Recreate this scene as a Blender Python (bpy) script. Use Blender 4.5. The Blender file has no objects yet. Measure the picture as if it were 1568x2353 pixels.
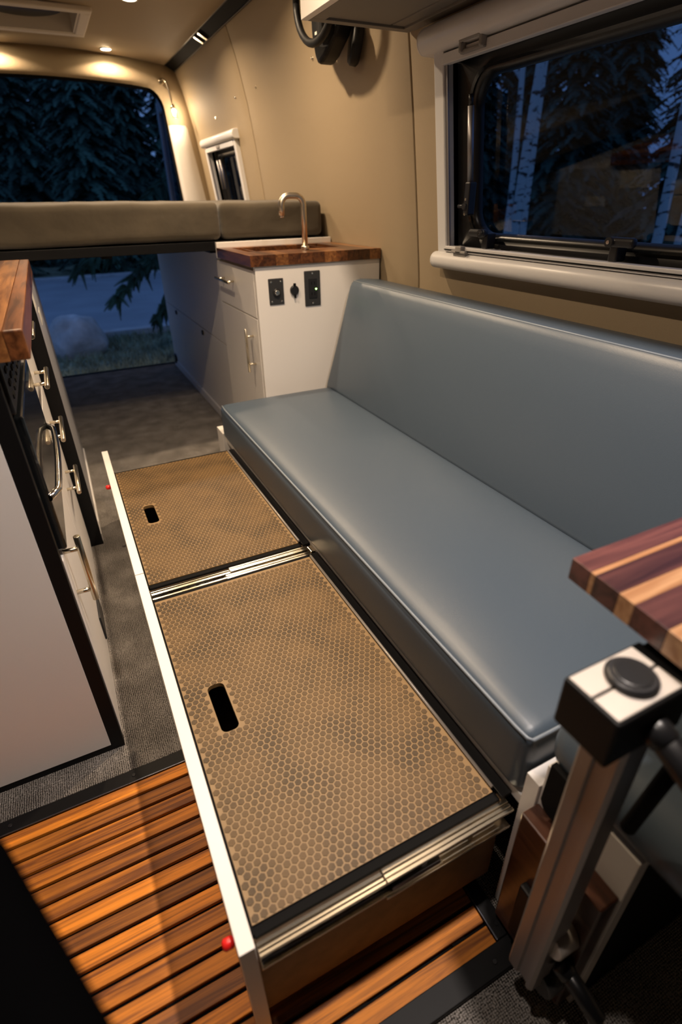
import bpy, bmesh, math, random
from mathutils import Vector, Matrix, noise
random.seed(7)
S = bpy.context.scene
C = S.collection
PI = math.pi

# ------------------------------------------------------------------ camera
cam_d = bpy.data.cameras.new('camera'); cam = bpy.data.objects.new('camera', cam_d); C.objects.link(cam)
S.camera = cam
rt = Vector((0.8942, -0.4473, -0.0161)); dn = Vector((-0.2400, -0.4489, -0.8608)); fw = Vector((0.3778, 0.7736, -0.5087))
m = Matrix((( rt.x, -dn.x, -fw.x, 0), (rt.y, -dn.y, -fw.y, 0), (rt.z, -dn.z, -fw.z, 1.05), (0, 0, 0, 1)))
cam.matrix_world = m
cam_d.sensor_fit = 'VERTICAL'; cam_d.sensor_height = 36.0
cam_d.lens = 1221.84 / 2353 * 36.0
cam_d.clip_start = 0.02; cam_d.clip_end = 200
cam_d.dof.use_dof = True; cam_d.dof.focus_distance = 1.2; cam_d.dof.aperture_fstop = 2.8

# ------------------------------------------------------------------ world: dusk sky
W = bpy.data.worlds.new('dusk'); S.world = W; W.use_nodes = True
nt = W.node_tree; nt.nodes.clear()
wo = nt.nodes.new('ShaderNodeOutputWorld'); wb = nt.nodes.new('ShaderNodeBackground')
wb.inputs[0].default_value = (0.15, 0.31, 0.72, 1); wb.inputs[1].default_value = 0.19
nt.links.new(wb.outputs[0], wo.inputs[0])

# ------------------------------------------------------------------ exposure
vs = S.view_settings
vs.view_transform = 'Standard'; vs.look = 'None'; vs.gamma = 1.0; vs.use_curve_mapping = False
vs.exposure = 1.45
PUCK_W = 4.0
WARM = (1.0, 0.75, 0.50)

# ------------------------------------------------------------------ materials
MATS = {}
def nodes(name):
    mt = bpy.data.materials.new(name); mt.use_nodes = True
    return mt, mt.node_tree, mt.node_tree.nodes['Principled BSDF']
def mat(name, col, rough=.5, metal=0., bump=None, var=0., vscale=6., spec=.5, coat=0., emit=None, trans=0., sheen=0.):
    """plain material with optional fine bump (scale, strength) and a low colour variation"""
    mt, t, b = nodes(name)
    b.inputs['Base Color'].default_value = (*col, 1); b.inputs['Roughness'].default_value = rough
    b.inputs['Metallic'].default_value = metal; b.inputs['Specular IOR Level'].default_value = spec
    b.inputs['Coat Weight'].default_value = coat; b.inputs['Coat Roughness'].default_value = .2
    b.inputs['Transmission Weight'].default_value = trans
    if sheen: b.inputs['Sheen Weight'].default_value = sheen
    if emit:
        b.inputs['Emission Color'].default_value = (*emit[0], 1); b.inputs['Emission Strength'].default_value = emit[1]
    tc = t.nodes.new('ShaderNodeTexCoord')
    if var:
        n = t.nodes.new('ShaderNodeTexNoise'); n.inputs['Scale'].default_value = vscale; n.inputs['Detail'].default_value = 4
        r = t.nodes.new('ShaderNodeValToRGB')
        r.color_ramp.elements[0].position = .3; r.color_ramp.elements[1].position = .7
        r.color_ramp.elements[0].color = (*[c*(1-var) for c in col], 1); r.color_ramp.elements[1].color = (*[min(1, c*(1+var)) for c in col], 1)
        t.links.new(tc.outputs['Object'], n.inputs['Vector']); t.links.new(n.outputs['Fac'], r.inputs[0]); t.links.new(r.outputs[0], b.inputs['Base Color'])
    if bump:
        n = t.nodes.new('ShaderNodeTexNoise'); n.inputs['Scale'].default_value = bump[0]; n.inputs['Detail'].default_value = 3
        bp = t.nodes.new('ShaderNodeBump'); bp.inputs['Strength'].default_value = bump[1]; bp.inputs['Distance'].default_value = bump[2] if len(bump) > 2 else .001
        t.links.new(tc.outputs['Object'], n.inputs['Vector']); t.links.new(n.outputs['Fac'], bp.inputs['Height']); t.links.new(bp.outputs[0], b.inputs['Normal'])
    MATS[name] = mt
    return mt
def wood(name, light, dark, axis=0, rough=.4, coat=.15, stretch=(2.2, 60), rnd=.25):
    mt, t, b = nodes(name)
    tc = t.nodes.new('ShaderNodeTexCoord'); oi = t.nodes.new('ShaderNodeObjectInfo')
    ad = t.nodes.new('ShaderNodeVectorMath'); ad.operation = 'ADD'
    sc = t.nodes.new('ShaderNodeVectorMath'); sc.operation = 'SCALE'; sc.inputs[0].default_value = (7, 13, 5)
    t.links.new(oi.outputs['Random'], sc.inputs['Scale']); t.links.new(tc.outputs['Object'], ad.inputs[0]); t.links.new(sc.outputs[0], ad.inputs[1])
    mp = t.nodes.new('ShaderNodeMapping')
    s = [stretch[1]]*3; s[axis] = stretch[0]; mp.inputs['Scale'].default_value = s
    t.links.new(ad.outputs[0], mp.inputs[0])
    n = t.nodes.new('ShaderNodeTexNoise'); n.inputs['Scale'].default_value = 1.; n.inputs['Detail'].default_value = 8; n.inputs['Roughness'].default_value = .62; n.inputs['Distortion'].default_value = .6
    t.links.new(mp.outputs[0], n.inputs[0])
    r = t.nodes.new('ShaderNodeValToRGB'); r.color_ramp.elements[0].position = .38; r.color_ramp.elements[1].position = .62
    r.color_ramp.elements[0].color = (*dark, 1); r.color_ramp.elements[1].color = (*light, 1)
    t.links.new(n.outputs['Fac'], r.inputs[0])
    hs = t.nodes.new('ShaderNodeHueSaturation')
    mr = t.nodes.new('ShaderNodeMapRange'); mr.inputs['To Min'].default_value = 1-rnd*1.6; mr.inputs['To Max'].default_value = 1+rnd
    t.links.new(oi.outputs['Random'], mr.inputs[0]); t.links.new(mr.outputs[0], hs.inputs['Value']); t.links.new(r.outputs[0], hs.inputs['Color'])
    t.links.new(hs.outputs[0], b.inputs['Base Color'])
    bp = t.nodes.new('ShaderNodeBump'); bp.inputs['Strength'].default_value = .25; bp.inputs['Distance'].default_value = .0008
    t.links.new(n.outputs['Fac'], bp.inputs['Height']); t.links.new(bp.outputs[0], b.inputs['Normal'])
    b.inputs['Roughness'].default_value = rough; b.inputs['Coat Weight'].default_value = coat; b.inputs['Coat Roughness'].default_value = .25
    MATS[name] = mt
    return mt
def carpet_mat():
    mt, t, b = nodes('carpet')
    tc = t.nodes.new('ShaderNodeTexCoord')
    w1 = t.nodes.new('ShaderNodeTexWave'); w1.inputs['Scale'].default_value = 95; w1.inputs['Distortion'].default_value = 2.2; w1.inputs['Detail'].default_value = 2; w1.bands_direction = 'Y'
    w2 = t.nodes.new('ShaderNodeTexWave'); w2.inputs['Scale'].default_value = 75; w2.inputs['Distortion'].default_value = 3; w2.bands_direction = 'X'
    n = t.nodes.new('ShaderNodeTexNoise'); n.inputs['Scale'].default_value = 320; n.inputs['Detail'].default_value = 3
    n2 = t.nodes.new('ShaderNodeTexNoise'); n2.inputs['Scale'].default_value = 11; n2.inputs['Detail'].default_value = 5
    for q in (w1, w2, n, n2): t.links.new(tc.outputs['Object'], q.inputs['Vector'])
    mul = t.nodes.new('ShaderNodeMath'); mul.operation = 'MULTIPLY'; t.links.new(w1.outputs['Fac'], mul.inputs[0]); t.links.new(w2.outputs['Fac'], mul.inputs[1])
    a1 = t.nodes.new('ShaderNodeMath'); a1.operation = 'MULTIPLY_ADD'; a1.inputs[1].default_value = .9; t.links.new(n.outputs['Fac'], a1.inputs[0]); t.links.new(mul.outputs[0], a1.inputs[2])
    a2 = t.nodes.new('ShaderNodeMath'); a2.operation = 'MULTIPLY_ADD'; a2.inputs[1].default_value = .5; t.links.new(n2.outputs['Fac'], a2.inputs[0]); t.links.new(a1.outputs[0], a2.inputs[2])
    r = t.nodes.new('ShaderNodeValToRGB'); e = r.color_ramp.elements
    e[0].position = .50; e[0].color = (.014, .013, .012, 1); e[1].position = .95; e[1].color = (.46, .42, .38, 1)
    k = e.new(.72); k.color = (.044, .038, .032, 1)
    t.links.new(a2.outputs[0], r.inputs[0]); t.links.new(r.outputs[0], b.inputs['Base Color'])
    bp = t.nodes.new('ShaderNodeBump'); bp.inputs['Strength'].default_value = .9; bp.inputs['Distance'].default_value = .003
    t.links.new(a1.outputs[0], bp.inputs['Height']); t.links.new(bp.outputs[0], b.inputs['Normal'])
    b.inputs['Roughness'].default_value = .95; b.inputs['Specular IOR Level'].default_value = .15
    MATS['carpet'] = mt
def vinyl(name, col, rough, scale, strength):
    mt, t, b = nodes(name)
    tc = t.nodes.new('ShaderNodeTexCoord')
    v = t.nodes.new('ShaderNodeTexVoronoi'); v.inputs['Scale'].default_value = scale
    n = t.nodes.new('ShaderNodeTexNoise'); n.inputs['Scale'].default_value = scale*1.8
    t.links.new(tc.outputs['Object'], v.inputs['Vector']); t.links.new(tc.outputs['Object'], n.inputs['Vector'])
    a = t.nodes.new('ShaderNodeMath'); a.operation = 'ADD'; t.links.new(v.outputs['Distance'], a.inputs[0]); t.links.new(n.outputs['Fac'], a.inputs[1])
    bp = t.nodes.new('ShaderNodeBump'); bp.inputs['Strength'].default_value = strength; bp.inputs['Distance'].default_value = .0008
    t.links.new(a.outputs[0], bp.inputs['Height']); t.links.new(bp.outputs[0], b.inputs['Normal'])
    b.inputs['Base Color'].default_value = (*col, 1); b.inputs['Roughness'].default_value = rough; b.inputs['Specular IOR Level'].default_value = .5
    MATS[name] = mt
def glass(name, tint=(1, 1, 1), f0=.04):
    mt = bpy.data.materials.new(name); mt.use_nodes = True; t = mt.node_tree; t.nodes.clear()
    o = t.nodes.new('ShaderNodeOutputMaterial'); mx = t.nodes.new('ShaderNodeMixShader'); f = t.nodes.new('ShaderNodeLayerWeight'); f.inputs[0].default_value = .5
    pw = t.nodes.new('ShaderNodeMath'); pw.operation = 'POWER'; pw.inputs[1].default_value = 5
    ma = t.nodes.new('ShaderNodeMath'); ma.operation = 'MULTIPLY_ADD'; ma.inputs[1].default_value = 1-f0; ma.inputs[2].default_value = f0
    t.links.new(f.outputs['Facing'], pw.inputs[0]); t.links.new(pw.outputs[0], ma.inputs[0])
    tr = t.nodes.new('ShaderNodeBsdfTransparent'); tr.inputs[0].default_value = (*tint, 1); g = t.nodes.new('ShaderNodeBsdfGlossy'); g.inputs['Roughness'].default_value = .01
    t.links.new(ma.outputs[0], mx.inputs[0]); t.links.new(tr.outputs[0], mx.inputs[1]); t.links.new(g.outputs[0], mx.inputs[2]); t.links.new(mx.outputs[0], o.inputs[0])
    MATS[name] = mt
def bark_mat():
    mt, t, b = nodes('birch_bark')
    tc = t.nodes.new('ShaderNodeTexCoord'); mp = t.nodes.new('ShaderNodeMapping'); mp.inputs['Scale'].default_value = (6, 6, 16)
    n = t.nodes.new('ShaderNodeTexNoise'); n.inputs['Scale'].default_value = 1.2; n.inputs['Detail'].default_value = 5
    r = t.nodes.new('ShaderNodeValToRGB'); r.color_ramp.elements[0].position = .38; r.color_ramp.elements[0].color = (.05, .05, .05, 1); r.color_ramp.elements[1].position = .46; r.color_ramp.elements[1].color = (.75, .74, .72, 1)
    t.links.new(tc.outputs['Object'], mp.inputs[0]); t.links.new(mp.outputs[0], n.inputs[0]); t.links.new(n.outputs['Fac'], r.inputs[0]); t.links.new(r.outputs[0], b.inputs['Base Color'])
    b.inputs['Roughness'].default_value = .8; MATS['birch_bark'] = mt

carpet_mat(); bark_mat()
vinyl('vinyl_blue', (.058, .080, .108), .36, 900, .12)
vinyl('wall_vinyl', (.34, .262, .165), .6, 700, .35)
vinyl('wall_fabric_dark', (.27, .21, .13), .7, 700, .3)
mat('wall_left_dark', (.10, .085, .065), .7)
mat('laminate', (.78, .75, .72), .38, bump=(300, .03))
mat('laminate_grey', (.40, .40, .42), .35)
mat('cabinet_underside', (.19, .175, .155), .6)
vinyl('vinyl_piping', (.17, .20, .235), .4, 900, .1)
mat('fan_black', (.005, .005, .0055), .5, spec=.25)
mat('white_plastic', (.70, .69, .69), .33)
mat('pillar_plastic', (.66, .62, .58), .5, bump=(500, .1))
mat('ceiling_vinyl', (.33, .26, .175), .7, bump=(600, .2))
mat('black_metal', (.0045, .0045, .005), .5, spec=.2)
mat('black_satin', (.010, .010, .011), .3, spec=.5)
mat('black_rubber', (.003, .003, .0034), .75, spec=.12)
mat('black_fabric', (.0012, .0012, .0014), .95, spec=.0)
mat('black_plastic', (.014, .014, .016), .35)
mat('black_glass', (.006, .007, .008), .04, spec=.6, coat=.5)
mat('grey_plate', (.07, .07, .072), .35, metal=.6)
mat('nickel', (.66, .59, .46), .25, metal=1.)
mat('brushed_nickel', (.62, .55, .44), .32, metal=1.)
mat('chrome', (.8, .78, .75), .12, metal=1.)
mat('zinc', (.80, .72, .58), .2, metal=1.)
mat('zinc_yellow', (.78, .68, .38), .28, metal=1.)
mat('zinc_dark', (.16, .17, .20), .25, metal=1.)
mat('aluminium', (.34, .325, .33), .42, metal=.85)
mat('clamp_cap', (.62, .57, .52), .35, metal=.4)
mat('red_plastic', (.70, .015, .012), .35)
mat('bed_fabric', (.052, .040, .024), .92, bump=(10, .3, .015), var=.15, vscale=9, sheen=.2)
mat('plywood', (.20, .115, .05), .55, var=.18, vscale=40)
mat('lid_line', (.205, .122, .046), .46, var=.08, vscale=30)
mat('blue_paint', (.14, .18, .25), .25, coat=.6)
mat('led_green', (.2, 1, .1), .4, emit=((.35, 1, .15), 6))
mat('lamp_lens', (1, .9, .8), .4, emit=((1, .78, .48), 42))
mat('bulb', (1, .9, .8), .4, emit=((1, .80, .52), 60))
mat('asphalt', (.30, .32, .36), .9, bump=(60, .4, .01), var=.12, vscale=1.2)
mat('grass', (.26, .29, .20), .95, bump=(25, .8, .03), var=.55, vscale=3.2)
mat('kerb', (.42, .42, .44), .9, var=.2, vscale=3)
mat('rock', (.50, .49, .50), .9, bump=(14, .7, .02), var=.3, vscale=5)
mat('spruce', (.030, .075, .052), .85, var=.6, vscale=2.5)
mat('bark', (.05, .038, .03), .9, bump=(20, .8, .02))
mat('teal_foliage', (.045, .098, .072), .85, var=.6, vscale=1.5)
mat('sticker', (.7, .68, .62), .5)
wood('teak', (.72, .235, .014), (.20, .055, .004), axis=0, rough=.62, coat=.0, stretch=(3, 95), rnd=.32)
wood('walnut', (.165, .058, .018), (.048, .015, .005), axis=1, rough=.3, coat=.3, stretch=(4, 55), rnd=.3)
wood('walnut_x', (.115, .042, .036), (.038, .013, .014), axis=0, rough=.3, coat=.35, stretch=(4, 60), rnd=.3)
wood('walnut_light', (.50, .29, .15), (.30, .14, .06), axis=0, rough=.3, coat=.35, stretch=(4, 60), rnd=.15)
wood('walnut_y_light', (.30, .125, .038), (.12, .042, .013), axis=1, rough=.3, coat=.3, stretch=(4, 55), rnd=.15)
wood('mount_wood', (.075, .025, .012), (.028, .009, .005), axis=1, rough=.35, coat=.2, stretch=(4, 60), rnd=.1)
glass('window_glass', (.42, .50, .58)); glass('clear_glass', (.95, .95, .95), .06)
def hex_mat():
    mt, t, b = nodes('lid_hex')
    tc = t.nodes.new('ShaderNodeTexCoord')
    n = t.nodes.new('ShaderNodeTexNoise'); n.inputs['Scale'].default_value = 14; n.inputs['Detail'].default_value = 6
    w = t.nodes.new('ShaderNodeTexNoise'); w.inputs['Scale'].default_value = 900
    t.links.new(tc.outputs['Object'], n.inputs['Vector']); t.links.new(tc.outputs['Object'], w.inputs['Vector'])
    r = t.nodes.new('ShaderNodeValToRGB'); r.color_ramp.elements[0].position = .33; r.color_ramp.elements[0].color = (.050, .029, .010, 1); r.color_ramp.elements[1].position = .6; r.color_ramp.elements[1].color = (.105, .060, .021, 1)
    t.links.new(n.outputs['Fac'], r.inputs[0]); t.links.new(r.outputs[0], b.inputs['Base Color'])
    bp = t.nodes.new('ShaderNodeBump'); bp.inputs['Strength'].default_value = .5; bp.inputs['Distance'].default_value = .0006
    t.links.new(w.outputs['Fac'], bp.inputs['Height']); t.links.new(bp.outputs[0], b.inputs['Normal'])
    b.inputs['Roughness'].default_value = .5; b.inputs['Specular IOR Level'].default_value = .35; MATS['lid_hex'] = mt
hex_mat()

# ------------------------------------------------------------------ mesh builder
def tag(o, label=None, cat=None, group=None, kind=None):
    if label: o['label'] = label
    if cat: o['category'] = cat
    if group: o['group'] = group
    if kind: o['kind'] = kind
    return o
def thing(name, loc, label, cat, group=None):
    o = bpy.data.objects.new(name, None); C.objects.link(o); o.location = loc; o.empty_display_size = .05
    return tag(o, label, cat, group)
def wloc(o):
    v = Vector(o.location)
    while o.parent: o = o.parent; v += Vector(o.location)
    return v
class MB:
    def __init__(s): s.bm = bmesh.new()
    def box(s, x0, x1, y0, y1, z0, z1, bev=0., seg=2, rot=None, piv=None):
        r = bmesh.ops.create_cube(s.bm, size=1.)
        vs_ = r['verts']
        for v in vs_: v.co = Vector((x0+(v.co.x+.5)*(x1-x0), y0+(v.co.y+.5)*(y1-y0), z0+(v.co.z+.5)*(z1-z0)))
        if bev:
            es = list({e for v in vs_ for e in v.link_edges})
            q = bmesh.ops.bevel(s.bm, geom=es, offset=bev, segments=seg, affect='EDGES', profile=.5)
            vs_ = list({v for f in q['faces'] for v in f.verts} | {v for v in vs_ if v.is_valid})
        if rot is not None:
            bmesh.ops.rotate(s.bm, verts=vs_, cent=piv or Vector(((x0+x1)/2, (y0+y1)/2, (z0+z1)/2)), matrix=rot)
        return s
    def cyl(s, a, b, r0, r1=None, n=20, caps=True, bev=0):
        a = Vector(a); b = Vector(b); r1 = r0 if r1 is None else r1
        d = (b-a).normalized(); u = d.orthogonal().normalized(); w = d.cross(u)
        prof = [(0, r0), (1, r1)]
        L = (b-a).length
        if bev: prof = [(0, r0-bev), (bev/L, r0), (1-bev/L, r1), (1, r1-bev)]
        rings = []
        for t_, r in prof:
            c = a.lerp(b, t_)
            rings.append([s.bm.verts.new(c+(u*math.cos(2*PI*i/n)+w*math.sin(2*PI*i/n))*r) for i in range(n)])
        for p, q in zip(rings, rings[1:]):
            for i in range(n): s.bm.faces.new((p[i], p[(i+1) % n], q[(i+1) % n], q[i])).smooth = True
        if caps: s.bm.faces.new(rings[0][::-1]); s.bm.faces.new(rings[-1])
        return s
    def tube(s, pts, r, n=10, caps=True):
        pts = [Vector(p) for p in pts]; rings = []; u = None
        for i, p in enumerate(pts):
            d = (pts[min(i+1, len(pts)-1)]-pts[max(i-1, 0)]).normalized()
            u = d.orthogonal().normalized() if u is None else (u-d*u.dot(d)).normalized()
            w = d.cross(u); rr = r[i] if isinstance(r, (list, tuple)) else r
            rings.append([s.bm.verts.new(p+(u*math.cos(2*PI*k/n)+w*math.sin(2*PI*k/n))*rr) for k in range(n)])
        for p, q in zip(rings, rings[1:]):
            for i in range(n): s.bm.faces.new((p[i], p[(i+1) % n], q[(i+1) % n], q[i])).smooth = True
        if caps: s.bm.faces.new(rings[0][::-1]); s.bm.faces.new(rings[-1])
        return s
    def grid(s, P, smooth=True, close_u=False):
        V = [[s.bm.verts.new(p) for p in row] for row in P]
        for i in range(len(V)-1):
            for j in range(len(V[0])-(0 if close_u else 1)):
                k = (j+1) % len(V[0])
                s.bm.faces.new((V[i][j], V[i][k], V[i+1][k], V[i+1][j])).smooth = smooth
        return s
    def prism(s, poly, axis, a, b, bev=0, seg=2, smooth=False):
        """poly = list of 2D points in the plane normal to axis, extruded from a to b"""
        def P(p, t):
            if axis == 0: return (t, p[0], p[1])
            if axis == 1: return (p[0], t, p[1])
            return (p[0], p[1], t)
        A = [s.bm.verts.new(P(p, a)) for p in poly]; B = [s.bm.verts.new(P(p, b)) for p in poly]
        n = len(poly); fs = [s.bm.faces.new(A[::-1]), s.bm.faces.new(B)]
        for i in range(n):
            f = s.bm.faces.new((A[i], A[(i+1) % n], B[(i+1) % n], B[i])); f.smooth = smooth; fs.append(f)
        if bev:
            bmesh.ops.bevel(s.bm, geom=list({e for f in fs for e in f.edges}), offset=bev, segments=seg, affect='EDGES', profile=.5)
        return s
    def sphere(s, c, r, sc=(1, 1, 1), n=16):
        q = bmesh.ops.create_uvsphere(s.bm, u_segments=n, v_segments=n//2+2, radius=r)
        for v in q['verts']: v.co = Vector((v.co.x*sc[0]+c[0], v.co.y*sc[1]+c[1], v.co.z*sc[2]+c[2]))
        for f in {f for v in q['verts'] for f in v.link_faces}: f.smooth = True
        return s
    def build(s, name, material, parent=None, label=None, kind=None, smooth=None, wn=False):
        bmesh.ops.recalc_face_normals(s.bm, faces=s.bm.faces)
        me = bpy.data.meshes.new(name)
        if parent: 
            off = wloc(parent)
            for v in s.bm.verts: v.co -= off
        if smooth is not None:
            for f in s.bm.faces: f.smooth = smooth
        s.bm.to_mesh(me); s.bm.free()
        me.materials.append(MATS[material])
        o = bpy.data.objects.new(name, me); C.objects.link(o)
        if parent: o.parent = parent
        if wn: me.shade_smooth() if False else None
        if label: o['label'] = label
        if kind: o['kind'] = kind
        return o
def B(name, material, parent, x0, x1, y0, y1, z0, z1, bev=.0015, label=None, kind=None, seg=2):
    return MB().box(x0, x1, y0, y1, z0, z1, bev, seg).build(name, material, parent, label, kind)
def struct(o): o['kind'] = 'structure'; return o
def cush(x0, x1, y0, y1, z0, z1, r=.03, crown=.012, front=.0, n=(24, 40, 10), p=5., wr=0., seed=0):
    """soft cushion: rounded box with a crowned top"""
    mb = MB(); bmesh.ops.create_cube(mb.bm, size=2.)
    bmesh.ops.delete(mb.bm, geom=list(mb.bm.verts), context='VERTS')
    cx, cy, cz = (x0+x1)/2, (y0+y1)/2, (z0+z1)/2; hx, hy, hz = (x1-x0)/2, (y1-y0)/2, (z1-z0)/2
    def pt(u, v, w):
        q = Vector((u*hx, v*hy, w*hz))
        inn = Vector((max(-hx+r, min(hx-r, q.x)), max(-hy+r, min(hy-r, q.y)), max(-hz+r, min(hz-r, q.z))))
        d = q-inn
        if d.length > 1e-9: q = inn+d.normalized()*min(r, d.length) if d.length > r*.0 else q
        fx = max(0, 1-(abs(q.x)/hx)**3); fy = max(0, 1-(abs(q.y)/hy)**6); fz = max(0, 1-(q.z/hz)**2)
        if w > 0: q.z += crown*fx*fy*max(0, q.z/hz)
        q.x += (-1 if q.x < 0 else 1)*front*fz*fy*(abs(q.x)/hx)**6
        if wr:
            nz = noise.noise(Vector((q.x*7+seed, q.y*7, q.z*11)))*wr + noise.noise(Vector((q.x*22+seed, q.y*22, q.z*8)))*wr*.4
            q += Vector((0, -nz, nz*.6))
        return Vector((cx, cy, cz))+q
    def sm(k, h):   # spacing denser at the rims
        a = []
        e = r/h
        for i in range(5): a.append(-1+e*(1-math.cos(PI/2*i/4)))
        m_ = k
        for i in range(1, m_): a.append(-1+e+(2-2*e)*i/m_)
        for i in range(4, -1, -1): a.append(1-e*(1-math.cos(PI/2*i/4)))
        return a
    U, V, Wd = sm(n[0], hx), sm(n[1], hy), sm(n[2], hz)
    mb.grid([[pt(u, v, 1) for v in V] for u in U]); mb.grid([[pt(u, v, -1) for v in V] for u in U])
    mb.grid([[pt(-1, v, w) for v in V] for w in Wd]); mb.grid([[pt(1, v, w) for v in V] for w in Wd])
    mb.grid([[pt(u, -1, w) for u in U] for w in Wd]); mb.grid([[pt(u, 1, w) for u in U] for w in Wd])
    bmesh.ops.remove_doubles(mb.bm, verts=mb.bm.verts, dist=1e-5)
    return mb, pt
def bar_handle(parent, axis, c, L, off, dirx, r=.0052, name='handle', material='nickel'):
    """bar handle: c = centre on the face, axis 1 (Y) or 2 (Z), stands off along dirx (+1/-1 in X)"""
    mb = MB(); c = Vector(c); d = Vector((0, 1, 0)) if axis == 1 else Vector((0, 0, 1)); o = Vector((dirx*off, 0, 0))
    mb.cyl(c+o-d*L/2, c+o+d*L/2, r, n=14, bev=.0008)
    for s_ in (-1, 1): mb.cyl(c+d*s_*L*.32-o*.02, c+o+d*s_*L*.32, r*.75, n=10)
    return mb.build(name, material, parent)

# ================================================================== THE SETTING
def lerp_tab(T, t):
    if t <= T[0][0]: return T[0][1]
    for (a, b), (c, d) in zip(T, T[1:]):
        if t <= c:
            k = (t-a)/(c-a); return b+(d-b)*k
    return T[-1][1]
XT = [(0, 1.135), (.4, 1.15), (.8, 1.15), (1.065, 1.12), (1.28, 1.094), (1.45, 1.07), (1.62, 1.033), (1.76, .99), (1.80, .97)]
def Xw(z): return lerp_tab(XT, z)
def Zc(x): return 1.825-.05*((x-.2)/.73)**2
YR = 4.30     # rear frame
YF = -1.2     # how far the body goes forward of the camera

fl = struct(MB().box(-.75, 1.16, YF, 4.15, -.05, 0).build('floor', 'carpet'))
struct(MB().box(-.75, 1.16, 4.15, 4.19, -.06, .002, .0).build('trim_1', 'black_rubber'))
tag(bpy.data.objects['trim_1'], 'black rubber sill strip along the rear edge of the carpet')

# right wall: an outer skin and three upholstered panels, with the two window openings left free
WIN1 = (.30, 1.500, .905, 1.365)      # y0 y1 z0 z1
WIN2 = (3.44, 4.03, .97, 1.325)
def wall_grid(y0, y1, z0, z1, inset, holes, dy=.12, dz=.06):
    ys = [y0+(y1-y0)*i/max(1, round((y1-y0)/dy)) for i in range(max(1, round((y1-y0)/dy))+1)]
    zs = [z0+(z1-z0)*i/round((z1-z0)/dz) for i in range(round((z1-z0)/dz)+1)]
    for h in holes:
        ys += [v for v in h[:2] if y0 < v < y1]; zs += [v for v in h[2:] if z0 < v < z1]
    ys = sorted(set(round(v, 5) for v in ys)); zs = sorted(set(round(v, 5) for v in zs))
    mb = MB(); V = {}
    def vv(i, j):
        if (i, j) not in V: V[i, j] = mb.bm.verts.new((Xw(zs[j])-inset, ys[i], zs[j]))
        return V[i, j]
    for i in range(len(ys)-1):
        for j in range(len(zs)-1):
            cy, cz = (ys[i]+ys[i+1])/2, (zs[j]+zs[j+1])/2
            if any(h[0] < cy < h[1] and h[2] < cz < h[3] for h in holes): continue
            mb.bm.faces.new((vv(i, j), vv(i+1, j), vv(i+1, j+1), vv(i, j+1))).smooth = True
    return mb
wr = struct(wall_grid(YF, YR, 0, 1.80, -.012, [WIN1, WIN2]).build('wall_right', 'wall_fabric_dark'))
sol = wr.modifiers.new('thick', 'SOLIDIFY'); sol.thickness = .02; sol.offset = 0
for (a, b_) in ((YF, 1.684), (1.691, 3.146), (3.153, YR)):
    p = wall_grid(a, b_, 0, 1.762, 0, [WIN1, WIN2]).build('panel', 'wall_vinyl', wr)
    s_ = p.modifiers.new('thick', 'SOLIDIFY'); s_.thickness = .008; s_.offset = 0
    bv = p.modifiers.new('round', 'BEVEL'); bv.width = .003; bv.segments = 2; bv.angle_limit = .9
# left wall behind the galley
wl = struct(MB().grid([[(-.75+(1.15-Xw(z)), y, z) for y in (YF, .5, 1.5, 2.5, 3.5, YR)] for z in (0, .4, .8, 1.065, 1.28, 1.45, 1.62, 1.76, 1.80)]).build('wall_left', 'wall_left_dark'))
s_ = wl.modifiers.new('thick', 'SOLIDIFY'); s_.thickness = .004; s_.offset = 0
# unseen black wall added behind the camera to block dusk light
struct(MB().box(-.75, 1.16, YF-.02, YF, 0, 1.82).build('dusk_blocker', 'black_fabric'))
# ceiling
VX0, VX1, VY0, VY1 = -.06, .40, 3.47, 3.86
xs = [-.53+1.46*i/20 for i in range(21)] + [VX0, VX1]; xs = sorted(xs)
ys = sorted([YF, 0, 1, 2, 3, VY0, VY1, YR])
mb = MB(); V = {}
for i in range(len(ys)-1):
    for j in range(len(xs)-1):
        if VY0 <= ys[i] < VY1 and VX0 <= xs[j] < VX1-1e-6: continue
        q = []
        for (a, b_) in ((i, j), (i, j+1), (i+1, j+1), (i+1, j)):
            if (a, b_) not in V: V[a, b_] = mb.bm.verts.new((xs[b_], ys[a], Zc(xs[b_])))
            q.append(V[a, b_])
        mb.bm.faces.new(q).smooth = True
ce = struct(mb.build('ceiling', 'ceiling_vinyl'))
s_ = ce.modifiers.new('thick', 'SOLIDIFY'); s_.thickness = .004; s_.offset = 0
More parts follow.
